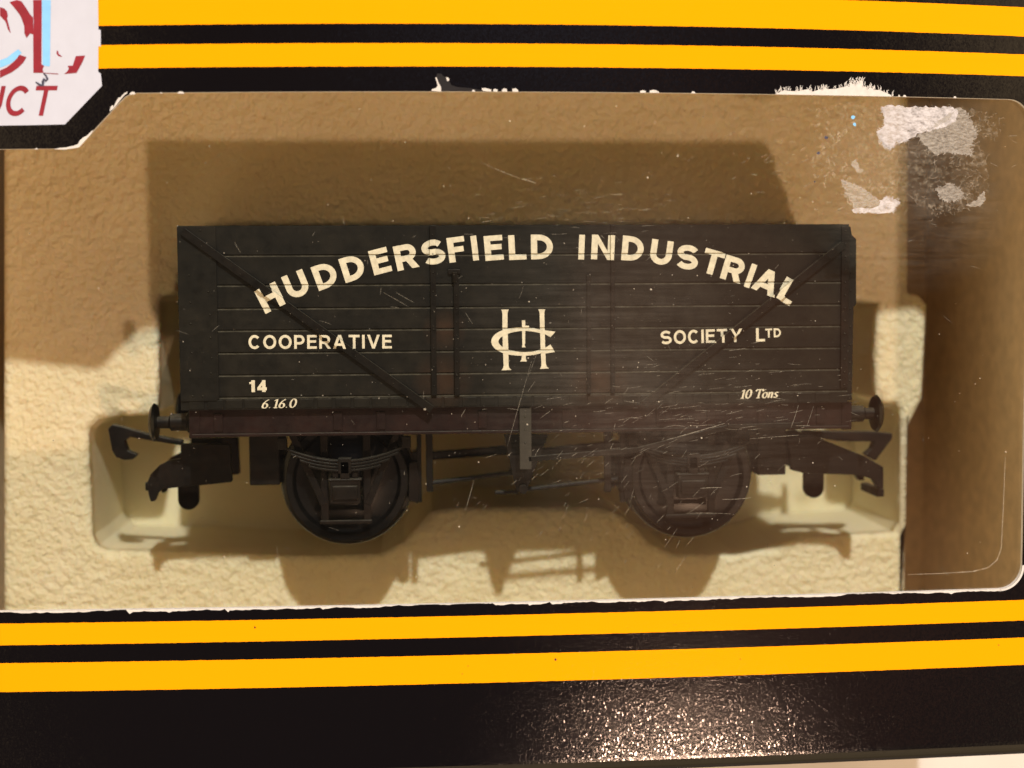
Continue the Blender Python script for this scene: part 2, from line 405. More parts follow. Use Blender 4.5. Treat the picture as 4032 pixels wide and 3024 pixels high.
def letter(ch, s):
    """polygons of one capital of cap height 1 and stroke s, and its width"""
    w = LW[ch] if ch != 'I' else s
    i = s/2; out = []
    def vert(x): out.append([(x-i, 0), (x+i, 0), (x+i, 1), (x-i, 1)])
    def hor(x0, x1, z): out.append([(x0, z-i*.92), (x1, z-i*.92), (x1, z+i*.92), (x0, z+i*.92)])
    def bowl(z0, z1, x1):
        rz = (z1-z0)/2; rx = rz*1.05; xs = x1-rx
        out.extend(stroke([(i*.5, z1), (xs, z1)]+arc_e(xs, (z0+z1)/2, rx, rz, 90, -90)[1:]+[(i*.5, z0)], s*.96))
    if ch == 'H': vert(i); vert(w-i); hor(s, w-s, .52)
    elif ch == 'I': vert(i)
    elif ch == 'U': out.extend(stroke([(i, 1)]+arc_e(w/2, w/2-i+i, w/2-i, w/2-i, 180, 360)+[(w-i, 1)], s))
    elif ch == 'D':
        vert(i); xs = w-i-.42
        out.extend(stroke([(s*.9, 1-i), (xs, 1-i)]+arc_e(xs, .5, .42, .5-i, 90, -90)[1:]+[(s*.9, i)], s*.96))
    elif ch == 'E': vert(i); hor(s, w, 1-i*.92); hor(s, w*.93, .53); hor(s, w, i*.92)
    elif ch == 'F': vert(i); hor(s, w, 1-i*.92); hor(s, w*.90, .50)
    elif ch == 'L': vert(i); hor(s, w, i*.92)
    elif ch == 'T': hor(0, w, 1-i*.92); out.append([(w/2-i, 0), (w/2+i, 0), (w/2+i, 1-s*.92), (w/2-i, 1-s*.92)])
    elif ch == 'N': vert(i); vert(w-i); out.append([(s*.98, 1), (s*.98, 1-s*1.45), (w-s*.98, 0), (w-s*.98, s*1.45)])
    elif ch in 'RP':
        vert(i); bowl(.44 if ch == 'R' else .40, 1-i, w-i)
        if ch == 'R': out.append([(w*.44, .38), (w*.44+s*1.1, .40), (w+.02, 0), (w+.02-s*1.18, 0)])
    elif ch == 'A':
        out.append([(w/2-s*.56, 1), (w/2+s*.56, 1), (s*1.06, 0), (0, 0)]); out.append([(w/2-s*.5, 1), (w/2+s*.56, 1), (w, 0), (w-s*1.06, 0)])
        hor(w*.26, w*.74, .31)
    elif ch == 'V':
        out.append([(0, 1), (s*1.06, 1), (w/2+s*.5, 0), (w/2-s*.5, 0)]); out.append([(w-s*1.06, 1), (w, 1), (w/2+s*.5, 0), (w/2-s*.5, 0)])
    elif ch == 'Y':
        out.append([(0, 1), (s*1.2, 1), (w/2+i, .40), (w/2-i, .40)]); out.append([(w-s*1.2, 1), (w, 1), (w/2+i, .40), (w/2-i, .40)])
        out.append([(w/2-i, 0), (w/2+i, 0), (w/2+i, .42), (w/2-i, .42)])
    elif ch == 'O': out.extend(stroke(arc_e(w/2, .5, w/2-i, .5-i+.01, 0, 360, 36)[:-1], s, True))
    elif ch == 'C': out.extend(stroke(arc_e(w*.50, .5, w*.50-i, .5-i+.01, 42, 318, 26), s))
    elif ch == 'S':
        ra = .25-i*.5+.005; rx = w/2-i
        up = arc_e(w/2, 1-i-ra, rx*.97, ra, 28, 250, 16); lo = arc_e(w/2, i+ra, rx, ra, 70, -152, 16)
        out.extend(stroke(up+lo, s*.98))
    elif ch == '1': vert(w-i); out.extend(stroke([(w-i, .98-i), (w-s*1.2, .78), (0, .74)], s*.62))
    elif ch == '4':
        x = w-s*1.35; out.append([(x, 0), (x+s, 0), (x+s, 1), (x, 1)]); hor(0, w, .27); out.extend(stroke([(x+i, 1-i*.6), (i*.6, .30)], s*.72))
    return out, w
def put_letter(mb, ch, c, ang, h, s, stretch=1.0, shear=0.0):
    """letter centred at c (x,z), turned by ang"""
    polys, w = letter(ch, s); ca, sa = math.cos(ang), math.sin(ang)
    for k, pg in enumerate(polys):
        vs = []
        for x, z in pg:
            t_ = (x-w/2)*h*stretch+shear*(z-.5)*h; q = (z-.5)*h
            vs.append(mb.bm.verts.new((c[0]+ca*t_-sa*q, -.003*(k % 5), c[1]+sa*t_+ca*q)))
        try: mb.bm.faces.new(vs)
        except ValueError: pass
def put_text(mb, txt, a, b, h, s=.2, shear=0.0, gap=.18):
    """word whose baseline runs from a to b (x,z), cap height h"""
    ws = [LW[c] if c != 'I' else s for c in txt]; tot = sum(ws)+gap*(len(txt)-1)
    L = math.hypot(b[0]-a[0], b[1]-a[1]); ux, uz = (b[0]-a[0])/L, (b[1]-a[1])/L; st = L/(tot*h); pen = 0
    for c, w_ in zip(txt, ws):
        m = (pen+w_/2)/tot*L
        put_letter(mb, c, (a[0]+ux*m-uz*h/2, a[1]+uz*m+ux*h/2), math.atan2(uz, ux), h, s, st, shear); pen += w_+gap
def cut(bm, co_, no):
    g = bm.verts[:]+bm.edges[:]+bm.faces[:]
    bmesh.ops.bisect_plane(bm, geom=g, plane_co=co_, plane_no=no, dist=1e-6)

# ================================================================== SETTING
BX0, BX1, BD, BT_ = -66.0, 66.0, 52.0, 47.0
# the carton lies on its back on the table
mb = MB(); mb.box(-330, 330, BD+.2, BD+20, -300, 300)
tbl = mb.build('table_top', M['table'], origin=(0, BD, 0)); tag(tbl, kind='structure')

# ================================================================== CARTON
carton = thing('carton', 'black card carton with yellow stripes and a clear front window', 'box', (0, 0, TZ+.05))
# outline of the front and of its window
LXc = [PF(*q) for q in ((270, 585), (316, 574), (493, 375))]
def arc(cx, cz, r, a0, a1, n=8): return [(cx+r*math.cos(R(a0+(a1-a0)*i/n)), cz+r*math.sin(R(a0+(a1-a0)*i/n))) for i in range(n+1)]
WX1 = 57.35
win = [(-60.0, ZB), (-60.0, 25.10), (-46.3, 25.08), (-45.4, 25.15), (-44.75, 25.5), (-44.2, 26.1), (-40.5, 29.85), (-40.0, 30.3), (-39.4, 30.6), (-38.8, ZT)]
win += arc(WX1-2.6, ZT-2.6, 2.6, 90, 0) + arc(WX1-2.6, ZB+2.6, 2.6, 0, -90)
bm = bmesh.new()
zlow = TZ+.08
rows = [(BX0, zlow), (BX1, zlow), (BX1, BT_), (BX0, BT_)]
def loop(pts):
    vs = [bm.verts.new((x, 0, z)) for x, z in pts]
    return [bm.edges.new((vs[i], vs[(i+1) % len(vs)])) for i in range(len(vs))]
ed = loop(rows)+loop(win)
bmesh.ops.triangle_fill(bm, use_beauty=True, use_dissolve=False, edges=ed)
for k in range(-21, 22): cut(bm, (k*3.0, 0, 0), (1, 0, 0))
for z in (-36, -39, -41.2, -41.6, -42.0, -42.3, -42.55, -42.8, -42.95, -43.08, -28, 33, 36, 40): cut(bm, (0, 0, z), (0, 0, 1))
bm.normal_update()
for f in bm.faces:
    if f.normal.y > 0: f.normal_flip()
ret = bmesh.ops.extrude_face_region(bm, geom=bm.faces[:])
newv = [g for g in ret['geom'] if isinstance(g, bmesh.types.BMVert)]
newf = set(g for g in ret['geom'] if isinstance(g, bmesh.types.BMFace))
TH = 0.46
nv = set(newv)
zb0 = -41.3; rb = zb0-zlow
for v in bm.verts:
    x, z = v.co.x, v.co.z
    y = bulge(x, z)
    if z < zb0:
        t = min(1, (zb0-z)/rb); y += rb*(1-math.sqrt(max(0, 1-t*t)))*0.9
    v.co.y = y
bm.normal_update()
# the extruded copy is the back of the card: push the other copy where needed
front_y = {}
back = newv if True else []
for v in back: v.co.y += TH
for f in bm.faces:
    n = f.normal
    if all(v in nv for v in f.verts): f.material_index = 2
    elif all(v not in nv for v in f.verts): f.material_index = 0
    else: f.material_index = 1
s_ = MB(); s_.bm.free(); s_.bm = bm
front = s_.build('front_panel', [M['card'], M['core'], M['card_inside']], carton)
# walls and back of the box
mb = MB()
t = 0.5
mb.box(BX0, BX0+t, .6, BD, TZ+.05, BT_)
mb.box(BX1-t, BX1, .6, BD, TZ+.05, BT_)
for z0, z1, gap in ((BT_-t, BT_, .02), (TZ+.05, TZ+.05+t, 1.75)):
    xs = [BX0+t+(BX1-BX0-2*t)*i/24 for i in range(25)]
    fr = [(x, bulge(x, z0)+TH+gap) for x in xs]
    A = [mb.bm.verts.new((x, y, z0)) for x, y in fr]; B = [mb.bm.verts.new((x, y, z1)) for x, y in fr]
    A2 = [mb.bm.verts.new((x, BD, z0)) for x in xs]; B2 = [mb.bm.verts.new((x, BD, z1)) for x in xs]
    for i in range(24):
        mb.bm.faces.new((A[i], A[i+1], B[i+1], B[i])); mb.bm.faces.new((A2[i+1], A2[i], B2[i], B2[i+1]))
        mb.bm.faces.new((A[i+1], A[i], A2[i], A2[i+1])); mb.bm.faces.new((B[i], B[i+1], B2[i+1], B2[i]))
mb.box(BX0+t, BX1-t, BD-t, BD, TZ+.05+t, BT_-t)
shell = mb.build('side_panel', [M['card_inside'], M['black_card']], carton)
ox = Vector(carton['_o'])
for p in shell.data.polygons:
    c = p.center/MM+ox; n = p.normal
    out = c - Vector((0, 24, 2))
    if n.dot(out) > 0 and (abs(c.x) > 65.9 or c.z > BT_-.05 or c.z < TZ+.06 or c.y > BD-.05): p.material_index = 1

# clear sheet behind the window
def sheet_y(x, z): return bulge(x, z)+TH+.10
mb = MB()
gx = [-64+128*i/48 for i in range(49)]; gz = [-27+62*i/24 for i in range(25)]
g = [[mb.bm.verts.new((x, sheet_y(x, z), z)) for x in gx] for z in gz]
for j in range(24):
    for i in range(48): mb.bm.faces.new((g[j][i], g[j][i+1], g[j+1][i+1], g[j+1][i]))
pane = mb.build('window_pane', M['pane'], carton, smooth=True)
def PS(u, v):                       # a photo pixel on the clear sheet
    y = 0
    for _ in range(5):
        x, z = P(u, v, y); y = sheet_y(x, z)
    return (x, z)
def lift(k): return lambda x, z: sheet_y(x, z)-k
def cface(k): return lambda x, z: bulge(x, z)-k

# white printed label area in the corner of the front
k8 = 1/2.212
def c1(x, y): return PF(x*k8, y*k8)
lab = [(-62, 46.4), (-42.55, 46.4), PF(386, 0), PF(388, 117), PF(397, 118), PF(397, 182), PF(387, 184), PF(387, 283), PF(397, 290), PF(402, 338), PF(256, 490), PF(120, 493), (-62, 27.50)]
mb = MB(); mb.poly(lab, cface(0.03))
for kx in range(-20, -13): cut(mb.bm, (kx*3.0, 0, 0), (1, 0, 0))
for v in mb.bm.verts: v.co.y = bulge(v.co.x, v.co.z)-.03
label = mb.build('label', M['label'], carton)
label['label'] = 'white printed corner with maroon and blue lettering'
mb = MB()
for pg in ([(290,0),(365,0),(362,560),(385,575),(372,600),(380,635),(292,635),(290,300),(296,180),(292,150)],
           [(85,20),(150,0),(190,15),(225,65),(262,125),(291,155),(291,300),(262,292),(232,332),(214,290),(212,225),(180,140),(140,85)],
           [(0,62),(38,75),(62,100),(70,140),(62,160),(82,235),(95,292),(70,255),(50,190),(0,135)],
           [(170,478),(232,498),(205,545),(160,590),(100,632),(50,655),(0,680),(0,615),(60,588),(120,540),(150,510)],
           [(660,490),(742,484),(720,540),(668,635),(560,645),(585,625),(602,600),(590,575),(635,572)],
           [(495,440),(508,448),(512,470),(545,495),(512,490),(494,470)],
           [(380,634),(510,642),(510,648),(380,640)]):
    mb.poly([c1(*q) for q in pg], cface(0.06))
mb.build('lettering', M['maroon_ink'], label, normals=False)
mb = MB()
for pg in ([(366,0),(443,0),(436,570),(428,580),(372,570)],
           [(160,430),(190,460),(165,485),(125,530),(80,560),(0,592),(0,525),(60,505),(110,465)]):
    mb.poly([c1(*q) for q in pg], cface(0.05))
mb.build('lettering', M['blue_ink'], label, normals=False)
mb = MB()
mb.ribbon([c1(*q) for q in ((380,640),(402,660),(415,690),(400,705),(385,690),(375,715),(375,745),(350,742),(330,728),(312,715))], .30, cface(0.07))
mb.build('pen_mark', M['pen_ink'], label, normals=False)
mb = MB()
put_text(mb, 'UCT', c1(-165, 1010), c1(480, 1008), 3.05, .165, 0.24, .14)
for v in mb.bm.verts: v.co.y += bulge(v.co.x, v.co.z)-.06
mb.build('lettering', M['maroon_ink'], label, normals=False)

# worn and torn edges of the window opening
def jag(pts, amp, step=0.25):
    out = []
    for a, b in zip(pts, pts[1:]+pts[:1]):
        n = max(1, int(math.hypot(b[0]-a[0], b[1]-a[1])/step))
        for i in range(n):
            t_ = i/n; out.append((a[0]+(b[0]-a[0])*t_+random.uniform(-amp, amp), a[1]+(b[1]-a[1])*t_+random.uniform(-amp, amp)))
    return out
def c8(x, y): return (2900+x/1.954, 250+y/1.954)
def c3(x, y): return (1500+x/1.8433, 250+y/1.8433)
mb = MB()
edge_top = [(310,231),(345,215),(370,204),(400,212),(460,214),(500,206),(550,198),(575,214),(590,216),(640,200),(665,205),(680,182),(700,198),(760,196),(800,186),(830,182),(850,168),(865,180),(880,135),(892,160),(905,150),(915,175),(930,128),(945,150),(955,128),(972,135),(975,185),(990,172),(1010,200),(1022,186),(1040,190),(1060,204),(1100,204),(1150,225),(1192,246)]
mb.poly([PF(*c8(*q)) for q in edge_top]+[(PF(*c8(1192,262))[0], ZT-.02), (PF(*c8(310,247))[0], ZT-.02)], cface(0.05))
for pg in ([(365,198),(372,186),(400,178),(412,160),(395,104),(404,100),(418,140),(436,172),(436,204)], [(472,100),(490,104),(497,122),(482,130)],
           [(730,180),(760,179),(800,190),(800,204),(740,200)], [(815,190),(830,184),(846,190),(846,204),(815,204)], [(878,194),(890,181),(912,184),(916,204),(878,204)],
           [(952,184),(980,181),(996,195),(996,206),(955,204)], [(1880,200),(1900,194),(1922,200),(1922,212),(1880,211)], [(1950,198),(1975,191),(2000,195),(2010,213),(1950,212)]):
    mb.poly([PF(*c3(*q)) for q in pg], cface(0.05))
for pg in ([(955,972),(965,930),(985,915),(990,935),(1005,900),(1020,870),(1035,850),(1050,850),(1060,835),(1085,812),(1108,798),(1110,812),(1085,830),(1050,870),(1015,915),(985,950)],
           [(470,1300),(520,1288),(570,1285),(640,1270),(680,1255),(695,1225),(730,1195),(760,1180),(790,1150),(812,1132),(800,1160),(760,1205),(715,1255),(690,1283),(660,1290),(560,1304)],
           [(1130,815),(1150,798),(1175,803),(1178,822),(1130,824)], [(1540,812),(1565,796),(1595,800),(1605,818)], [(1390,812),(1405,803),(1420,815)], [(300,1302),(320,1288),(335,1302)]):
    mb.poly([c1(*q) for q in pg], cface(0.05))
for u in (1865, 2590, 2730, 3540, 3562, 3760):
    x, z = PF(u, 372); r_ = random.uniform(.12, .3)
    mb.poly([(x-r_, ZT-.03), (x-r_*.5, ZT+.18), (x+r_*.4, ZT+.14), (x+r_, ZT-.03)], cface(0.05))
# rubbed white line along the lower edge
x = -58.0; lo = []; hi = []
rw = random.Random(3)
hgt = .10
while x < WX1-2.3:
    hgt = max(.015, min(.26, hgt+rw.uniform(-.07, .07)))
    if rw.random() < .025: hgt = rw.uniform(.25, .5)
    lo.append((x, ZB-hgt)); hi.append((x, ZB+.0)); x += rw.uniform(.12, .4)
vs = [[mb.bm.verts.new((x_, bulge(x_, z_)-.05, z_)) for x_, z_ in row] for row in (lo, hi)]
for i in range(len(lo)-1): mb.bm.faces.new((vs[0][i], vs[0][i+1], vs[1][i+1], vs[1][i]))
cr = arc(WX1-2.6, ZB+2.6, 2.6, -95, 0, 14); cr2 = [(WX1-2.6+(x-WX1+2.6)*1.10, ZB+2.6+(z-ZB-2.6)*1.10) for x, z in cr]
vs = [[mb.bm.verts.new((x_, bulge(x_, z_)-.05, z_)) for x_, z_ in row] for row in (cr, cr2)]
for i in range(len(cr)-1): mb.bm.faces.new((vs[0][i], vs[0][i+1], vs[1][i+1], vs[1][i]))
rt = random.Random(21)
for (x_, y_) in edge_top:
    for k in range(3):
        a0 = PF(*c8(x_+rt.uniform(-12, 12), y_+rt.uniform(2, 12))); mb.ribbon([a0, (a0[0]+rt.uniform(-.12, .12), a0[1]+rt.uniform(.1, .32)), (a0[0]+rt.uniform(-.2, .2), a0[1]+rt.uniform(.3, .62))], rt.uniform(.05, .10), cface(.055))
for k in range(-60, 61): cut(mb.bm, (k, 0, 0), (1, 0, 0))
for v in mb.bm.verts: v.co.y = bulge(v.co.x, v.co.z)-.05
tear = mb.build('torn_edge', M['core'], front, normals=False)
mb = MB()
mb.poly([PF(*c3(*q)) for q in ((402,84),(412,72),(440,76),(452,92),(468,95),(482,122),(500,136),(512,158),(560,172),(640,178),(735,194),(735,202),(436,203),(436,172),(416,130))], cface(0.045))
mb.build('creased_tear', M['black_card'], front, normals=False)
# printing specks on the yellow bands
for (u, v, r_) in ((1004, 2470, .12), (2187, 2597, .14), (2915, 2595, .06), (1820, 2653, .05), (1843, 2622, .05), (3932, 2540, .07)):
    x, z = PF(u, v); mb = MB()
    mb.poly([(x+r_*random.uniform(.6, 1)*math.cos(a_), z+r_*1.3*random.uniform(.6, 1)*math.sin(a_)) for a_ in [i*math.pi/4 for i in range(8)]], cface(0.03))
    mb.build('ink_speck', M['black_card'], front, normals=False)

# ---- marks on the clear sheet: dust, scratches, paper and glue left by a sticker
mb = MB(); rd = random.Random(11)
def speck(x, z, r_, k=.03):
    n = 6; a0 = rd.uniform(0, 6)
    mb.poly([(x+r_*rd.uniform(.5, 1)*math.cos(a0+i*2*math.pi/n), z+r_*rd.uniform(.5, 1)*math.sin(a0+i*2*math.pi/n)) for i in range(n)], lift(k))
def on_pane(x, z): return -56 < x < WX1-1 and ZB+.4 < z < (ZT-.5 if x > -39 else 24.8)
for i in range(1100):
    x, z = rd.uniform(-55, 57), rd.uniform(-23, 30)
    if rd.random() < .45: x, z = rd.gauss(12, 20), rd.gauss(2, 11)
    if on_pane(x, z): speck(x, z, min(.16, .016+rd.expovariate(1/.022)))
for (u, v, r_) in ((1672, 1611, .2), (2668, 613, .22), (2300, 497, .14), (2550, 700, .16), (1747, 733, .1), (884, 2192, .14), (2745, 1085, .1), (3200, 795, .12)):
    speck(*PS(u, v), r_)
mb.build('dust', M['dust'], pane, normals=False)

mb = MB(); rs = random.Random(5)
def scr(u, v, ang, L, wid=.07, bend=.04, n=5):
    x0, z0 = PS(u, v); a_ = R(ang); pts = []
    k = rs.uniform(-bend, bend)*L
    for i in range(n):
        t_ = i/(n-1)-.5
        pts.append((x0+math.cos(a_)*L*t_-math.sin(a_)*k*(4*t_*t_), z0+math.sin(a_)*L*t_+math.cos(a_)*k*(4*t_*t_)))
    if all(on_pane(*p) for p in pts): mb.ribbon(pts, wid*.8, lift(.035))
for i in range(80):   # diagonal scuffs over the right wheel and between the wheels
    scr(rs.gauss(2420, 260), rs.gauss(1930, 130), rs.gauss(52, 14), rs.uniform(.3, 1.3), rs.uniform(.03, .07))
for i in range(90):    # flat scuffs on the right side of the wagon
    scr(rs.gauss(2950, 300), rs.gauss(1560, 100), rs.gauss(5, 6), rs.uniform(.3, 2.0), rs.uniform(.03, .065))
for i in range(60):
    scr(rs.gauss(2330, 260), rs.gauss(830, 60), rs.gauss(5, 7), rs.uniform(.4, 1.8), rs.uniform(.03, .055))
for i in range(60):
    scr(rs.gauss(2500, 250), rs.gauss(1690, 100), rs.gauss(20, 12), rs.uniform(.3, 1.5), rs.uniform(.03, .06))
for i in range(70):
    scr(rs.uniform(700, 3900), rs.uniform(480, 2250), rs.uniform(0, 180), rs.uniform(.3, 1.4), rs.uniform(.03, .055))
for i in range(40):    # near the sticker remains
    scr(rs.gauss(3100, 130), rs.gauss(600, 80), rs.gauss(15, 20), rs.uniform(.4, 1.2), rs.uniform(.04, .08))
for (u, v, a_, L, wd) in ((2000, 685, -21, 6.2, .08), (2085, 712, -17, 1.5, .10), (2045, 1590, 74, 9.5, .05), (1560, 1180, -30, 3.0, .05), (1595, 1172, -30, 2.2, .05),
                          (2740, 1700, 15, 6.6, .12), (3050, 1720, 3, 5.5, .08), (2100, 1430, 70, 3, .04), (3130, 1640, 72, 2.6, .07), (3160, 1676, 0, 1.6, .08), (3190, 1640, 72, 2.4, .05),
                          (1850, 1950, 74, 3.4, .07), (2680, 2220, 56, 2.4, .07), (2640, 2120, 56, 2.6, .06), (3720, 2250, -50, 1.4, .06), (2800, 1920, 1, 2.4, .10), (2900, 1965, 2, 3.2, .10), (2790, 2020, -2, 5, .07), (2740, 2000, 35, 2.2, .06)):
    scr(u, v, a_, L, wd, .02)
for pts in ([(3575,2262),(3700,2258),(3830,2250),(3890,2235),(3925,2205),(3942,2160),(3950,2000),(3958,1800)],):
    q = [PS(*p) for p in pts]
    mb.ribbon(q, .16, lift(.036))
mb.build('scratch', M['scratch'], pane, normals=False)

mb = MB()
mb.poly(jag([PS(*c8(*q)) for q in ((1115,335),(1165,320),(1300,330),(1500,333),(1640,335),(1680,345),(1700,380),(1690,440),(1640,470),(1560,500),(1480,525),(1420,535),(1390,545),(1310,600),(1230,610),(1180,660),(1130,640),(1105,560),(1080,530),(1140,480),(1135,400))], .12), lift(.05))
mb.poly(jag([PS(*c8(*q)) for q in ((1105,1060),(1150,1030),(1240,1050),(1245,1080),(1190,1152),(900,1152),(884,1120),(1040,1110),(1100,1090))], .10), lift(.05))
def rim(mb, pts, n, L, k):
    pts = [PS(*c8(*q)) for q in pts]; cx = sum(p[0] for p in pts)/len(pts); cz = sum(p[1] for p in pts)/len(pts)
    for i in range(n):
        j = rd.randrange(len(pts)); a_, b_ = pts[j], pts[(j+1) % len(pts)]; t_ = rd.random()
        x, z = a_[0]+(b_[0]-a_[0])*t_, a_[1]+(b_[1]-a_[1])*t_; an = math.atan2(z-cz, x-cx)+rd.gauss(0, .7); l = rd.uniform(.3, 1)*L
        x -= math.cos(an)*l*.4; z -= math.sin(an)*l*.4; bn = an+rd.uniform(-.5, .5)
        mb.ribbon([(x, z), (x+math.cos(an)*l*.5, z+math.sin(an)*l*.5), (x+math.cos(an)*l*.5+math.cos(bn)*l*.5, z+math.sin(an)*l*.5+math.sin(bn)*l*.5)], rd.uniform(.04, .10), lift(k))
rim(mb, ((1115,345),(1135,400),(1140,480),(1090,540),(1110,580),(1140,630),(1180,650),(1230,605),(1310,595)), 90, .7, .06)
rim(mb, ((1100,1060),(1150,1030),(1240,1050),(1245,1080),(1200,1140)), 36, .5, .06)
pap = mb.build('sticker_paper', M['paper'], pane, normals=False)
mb = MB()
for q in ([(1560,430),(1700,340),(1770,370),(1790,420),(1830,480),(1840,560),(1800,640),(1810,710),(1740,700),(1640,690),(1520,700),(1440,620),(1390,545),(1480,520)],
          [(800,880),(840,910),(940,940),(1060,1020),(1110,1060),(1100,1095),(890,1125),(890,1080),(840,1000)],
          [(1540,960),(1640,920),(1720,970),(1750,1030),(1640,1065),(1570,1040)], [(1745,1095),(1840,1050),(1900,975),(1918,1050),(1870,1100)],
          [(880,760),(920,740),(950,790),(970,840),(930,850)], [(1075,540),(1110,520),(1180,650),(1180,690),(1130,650),(1100,620)]):
    mb.poly(jag([PS(*c8(*k)) for k in q], .14), lift(.045))
rim(mb, ((1560,440),(1770,380),(1830,480),(1840,560),(1800,640),(1805,700),(1740,690),(1640,680),(1520,690),(1440,610),(1400,550)), 130, .8, .062)
rim(mb, ((810,900),(840,925),(940,950),(1050,1030),(890,1090),(840,1010)), 60, .6, .062)
rim(mb, ((1540,960),(1640,920),(1720,970),(1750,1030),(1640,1065),(1570,1040)), 60, .6, .062)
mb.build('paper_fibre', M['paper_thin'], pane, normals=False)
mb = MB()
mb.poly(jag([PS(*c8(*q)) for q in ((620,350),(800,310),(1100,330),(1780,340),(2000,400),(2010,560),(1900,640),(1940,900),(1900,1080),(1720,1130),(1500,1160),(1380,1070),(1260,960),(1100,1000),(860,900),(650,860),(570,800),(600,560))], .2), lift(.04))
mb.build('glue_film', M['glue'], pane, normals=False)
mb = MB(); rf = random.Random(9)
def hair(u, v, L, wid, curl):
    x, z = PS(u, v); a_ = rf.uniform(0, 6.28); pts = [(x, z)]
    for i in range(6):
        a_ += rf.uniform(-curl, curl); x += math.cos(a_)*L/6; z += math.sin(a_)*L/6; pts.append((x, z))
    if all(on_pane(*p) for p in pts): mb.ribbon(pts, wid, lift(.055))
for i in range(120): hair(*c8(rf.gauss(1480, 330), rf.gauss(760, 230)), rf.uniform(.3, 1.1), rf.uniform(.03, .06), .7)
for i in range(160): hair(*c8(rf.uniform(1420, 1820), rf.uniform(420, 705)), rf.uniform(.25, .8), rf.uniform(.03, .06), .5)
for i in range(70): hair(*c8(rf.gauss(760, 90), rf.gauss(690, 190)), rf.uniform(.2, .8), rf.uniform(.04, .10), .7)
for i in range(50): hair(*c8(rf.uniform(830, 1200), rf.uniform(930, 1140)), rf.uniform(.4, 1.2), rf.uniform(.05, .10), .6)
for i in range(60):
    a_ = rf.uniform(-1.4, 1.9); hair(*c8(1580+330*math.cos(a_)+rf.gauss(0, 15), 950+190*math.sin(a_)+rf.gauss(0, 15)), rf.uniform(.2, .7), rf.uniform(.03, .06), .6)
for i in range(70): hair(*c8(rf.uniform(1560, 1900), rf.uniform(930, 1100)), rf.uniform(.2, .8), rf.uniform(.03, .06), .8)
for i in range(26): hair(*c8(rf.uniform(1850, 2030), rf.uniform(380, 600)), rf.uniform(.3, .9), rf.uniform(.03, .05), .9)
mb.build('paper_fibre', M['fibre'], pane, normals=False)
mb = MB()
for q in ((690, 572, .28), (628, 690, .25), (600, 910, .14)): speck(*PS(*c8(q[0], q[1])), q[2], .06)
mb.build('dark_fleck', M['pen_ink'], pane, normals=False)
mb = MB()
for q in ((895, 412, .3), (908, 470, .28)): speck(*PS(*c8(q[0], q[1])), q[2], .06)
mb.build('blue_fleck', M['blue_ink'], pane, normals=False)

# ================================================================== FOAM TRAY
YF = 27.3
def PFm(u, v): return P(u, v, YF)
outer = [PFm(10, 2550), PFm(10, 150), PFm(3585, 150), PFm(3578, 1150), PFm(3625, 1165), PFm(3655, 1200), PFm(3635, 1570), PFm(3600, 1640), PFm(3572, 1700), PFm(3566, 2550)]
hole = [(-37.4, 18.4), (40.2, 18.4)]+[PFm(*q) for q in ((3215, 1000), (3225, 1150), (3330, 1175), (3455, 1195), (3440, 1400), (3450, 1570), (3480, 1590),
        (3530, 1592), (3545, 1620), (3538, 2060), (3520, 2095), (3150, 2115), (3060, 2150), (2900, 2185), (2650, 2180), (2560, 2140), (2490, 2060), (2420, 2010), (2340, 1996),
        (1790, 1996), (1700, 2010), (1650, 2060), (1590, 2130), (1500, 2180), (1250, 2190), (700, 2170), (420, 2168), (385, 2150), (365, 2110), (350, 1760), (352, 1690), (390, 1652), (470, 1640), (600, 1636), (622, 1620), (627, 1500), (627, 1190), (640, 1165), (690, 1150))]
cu = bpy.data.curves.new('foam', 'CURVE'); cu.dimensions = '2D'; cu.fill_mode = 'BOTH'
for pts in (outer, hole):
    sp = cu.splines.new('POLY'); sp.points.add(len(pts)-1); sp.use_cyclic_u = True
    for p_, (x, z) in zip(sp.points, pts): p_.co = (x, z, 0, 1)
DEPTH = 20.0
cu.extrude = DEPTH/2-.9; cu.bevel_depth = .9; cu.bevel_resolution = 4; cu.offset = -.9
to = bpy.data.objects.new('foam', cu); COL.objects.link(to)
dg = bpy.context.evaluated_depsgraph_get(); dg.update()
me = to.evaluated_get(dg).to_mesh()
mb = MB()
vv = [mb.bm.verts.new((v.co.x, YF+DEPTH/2-v.co.z, v.co.y)) for v in me.vertices]
for p_ in me.polygons:
    try: mb.bm.faces.new([vv[i] for i in p_.vertices])
    except ValueError: pass
to.evaluated_get(dg).to_mesh_clear(); bpy.data.objects.remove(to)
bmesh.ops.remove_doubles(mb.bm, verts=mb.bm.verts, dist=1e-4)
xa, xb = outer[0][0]+.3, outer[-1][0]-.3
mb.box(xa, xb, YF+DEPTH-.3, 50.5, -38.5, 38.5)
foam = mb.build('foam_tray', M['foam'], origin=(0, YF, TZ+1))
tag(foam, 'cream polystyrene foam tray with a wagon shaped recess inside the carton', 'packaging')

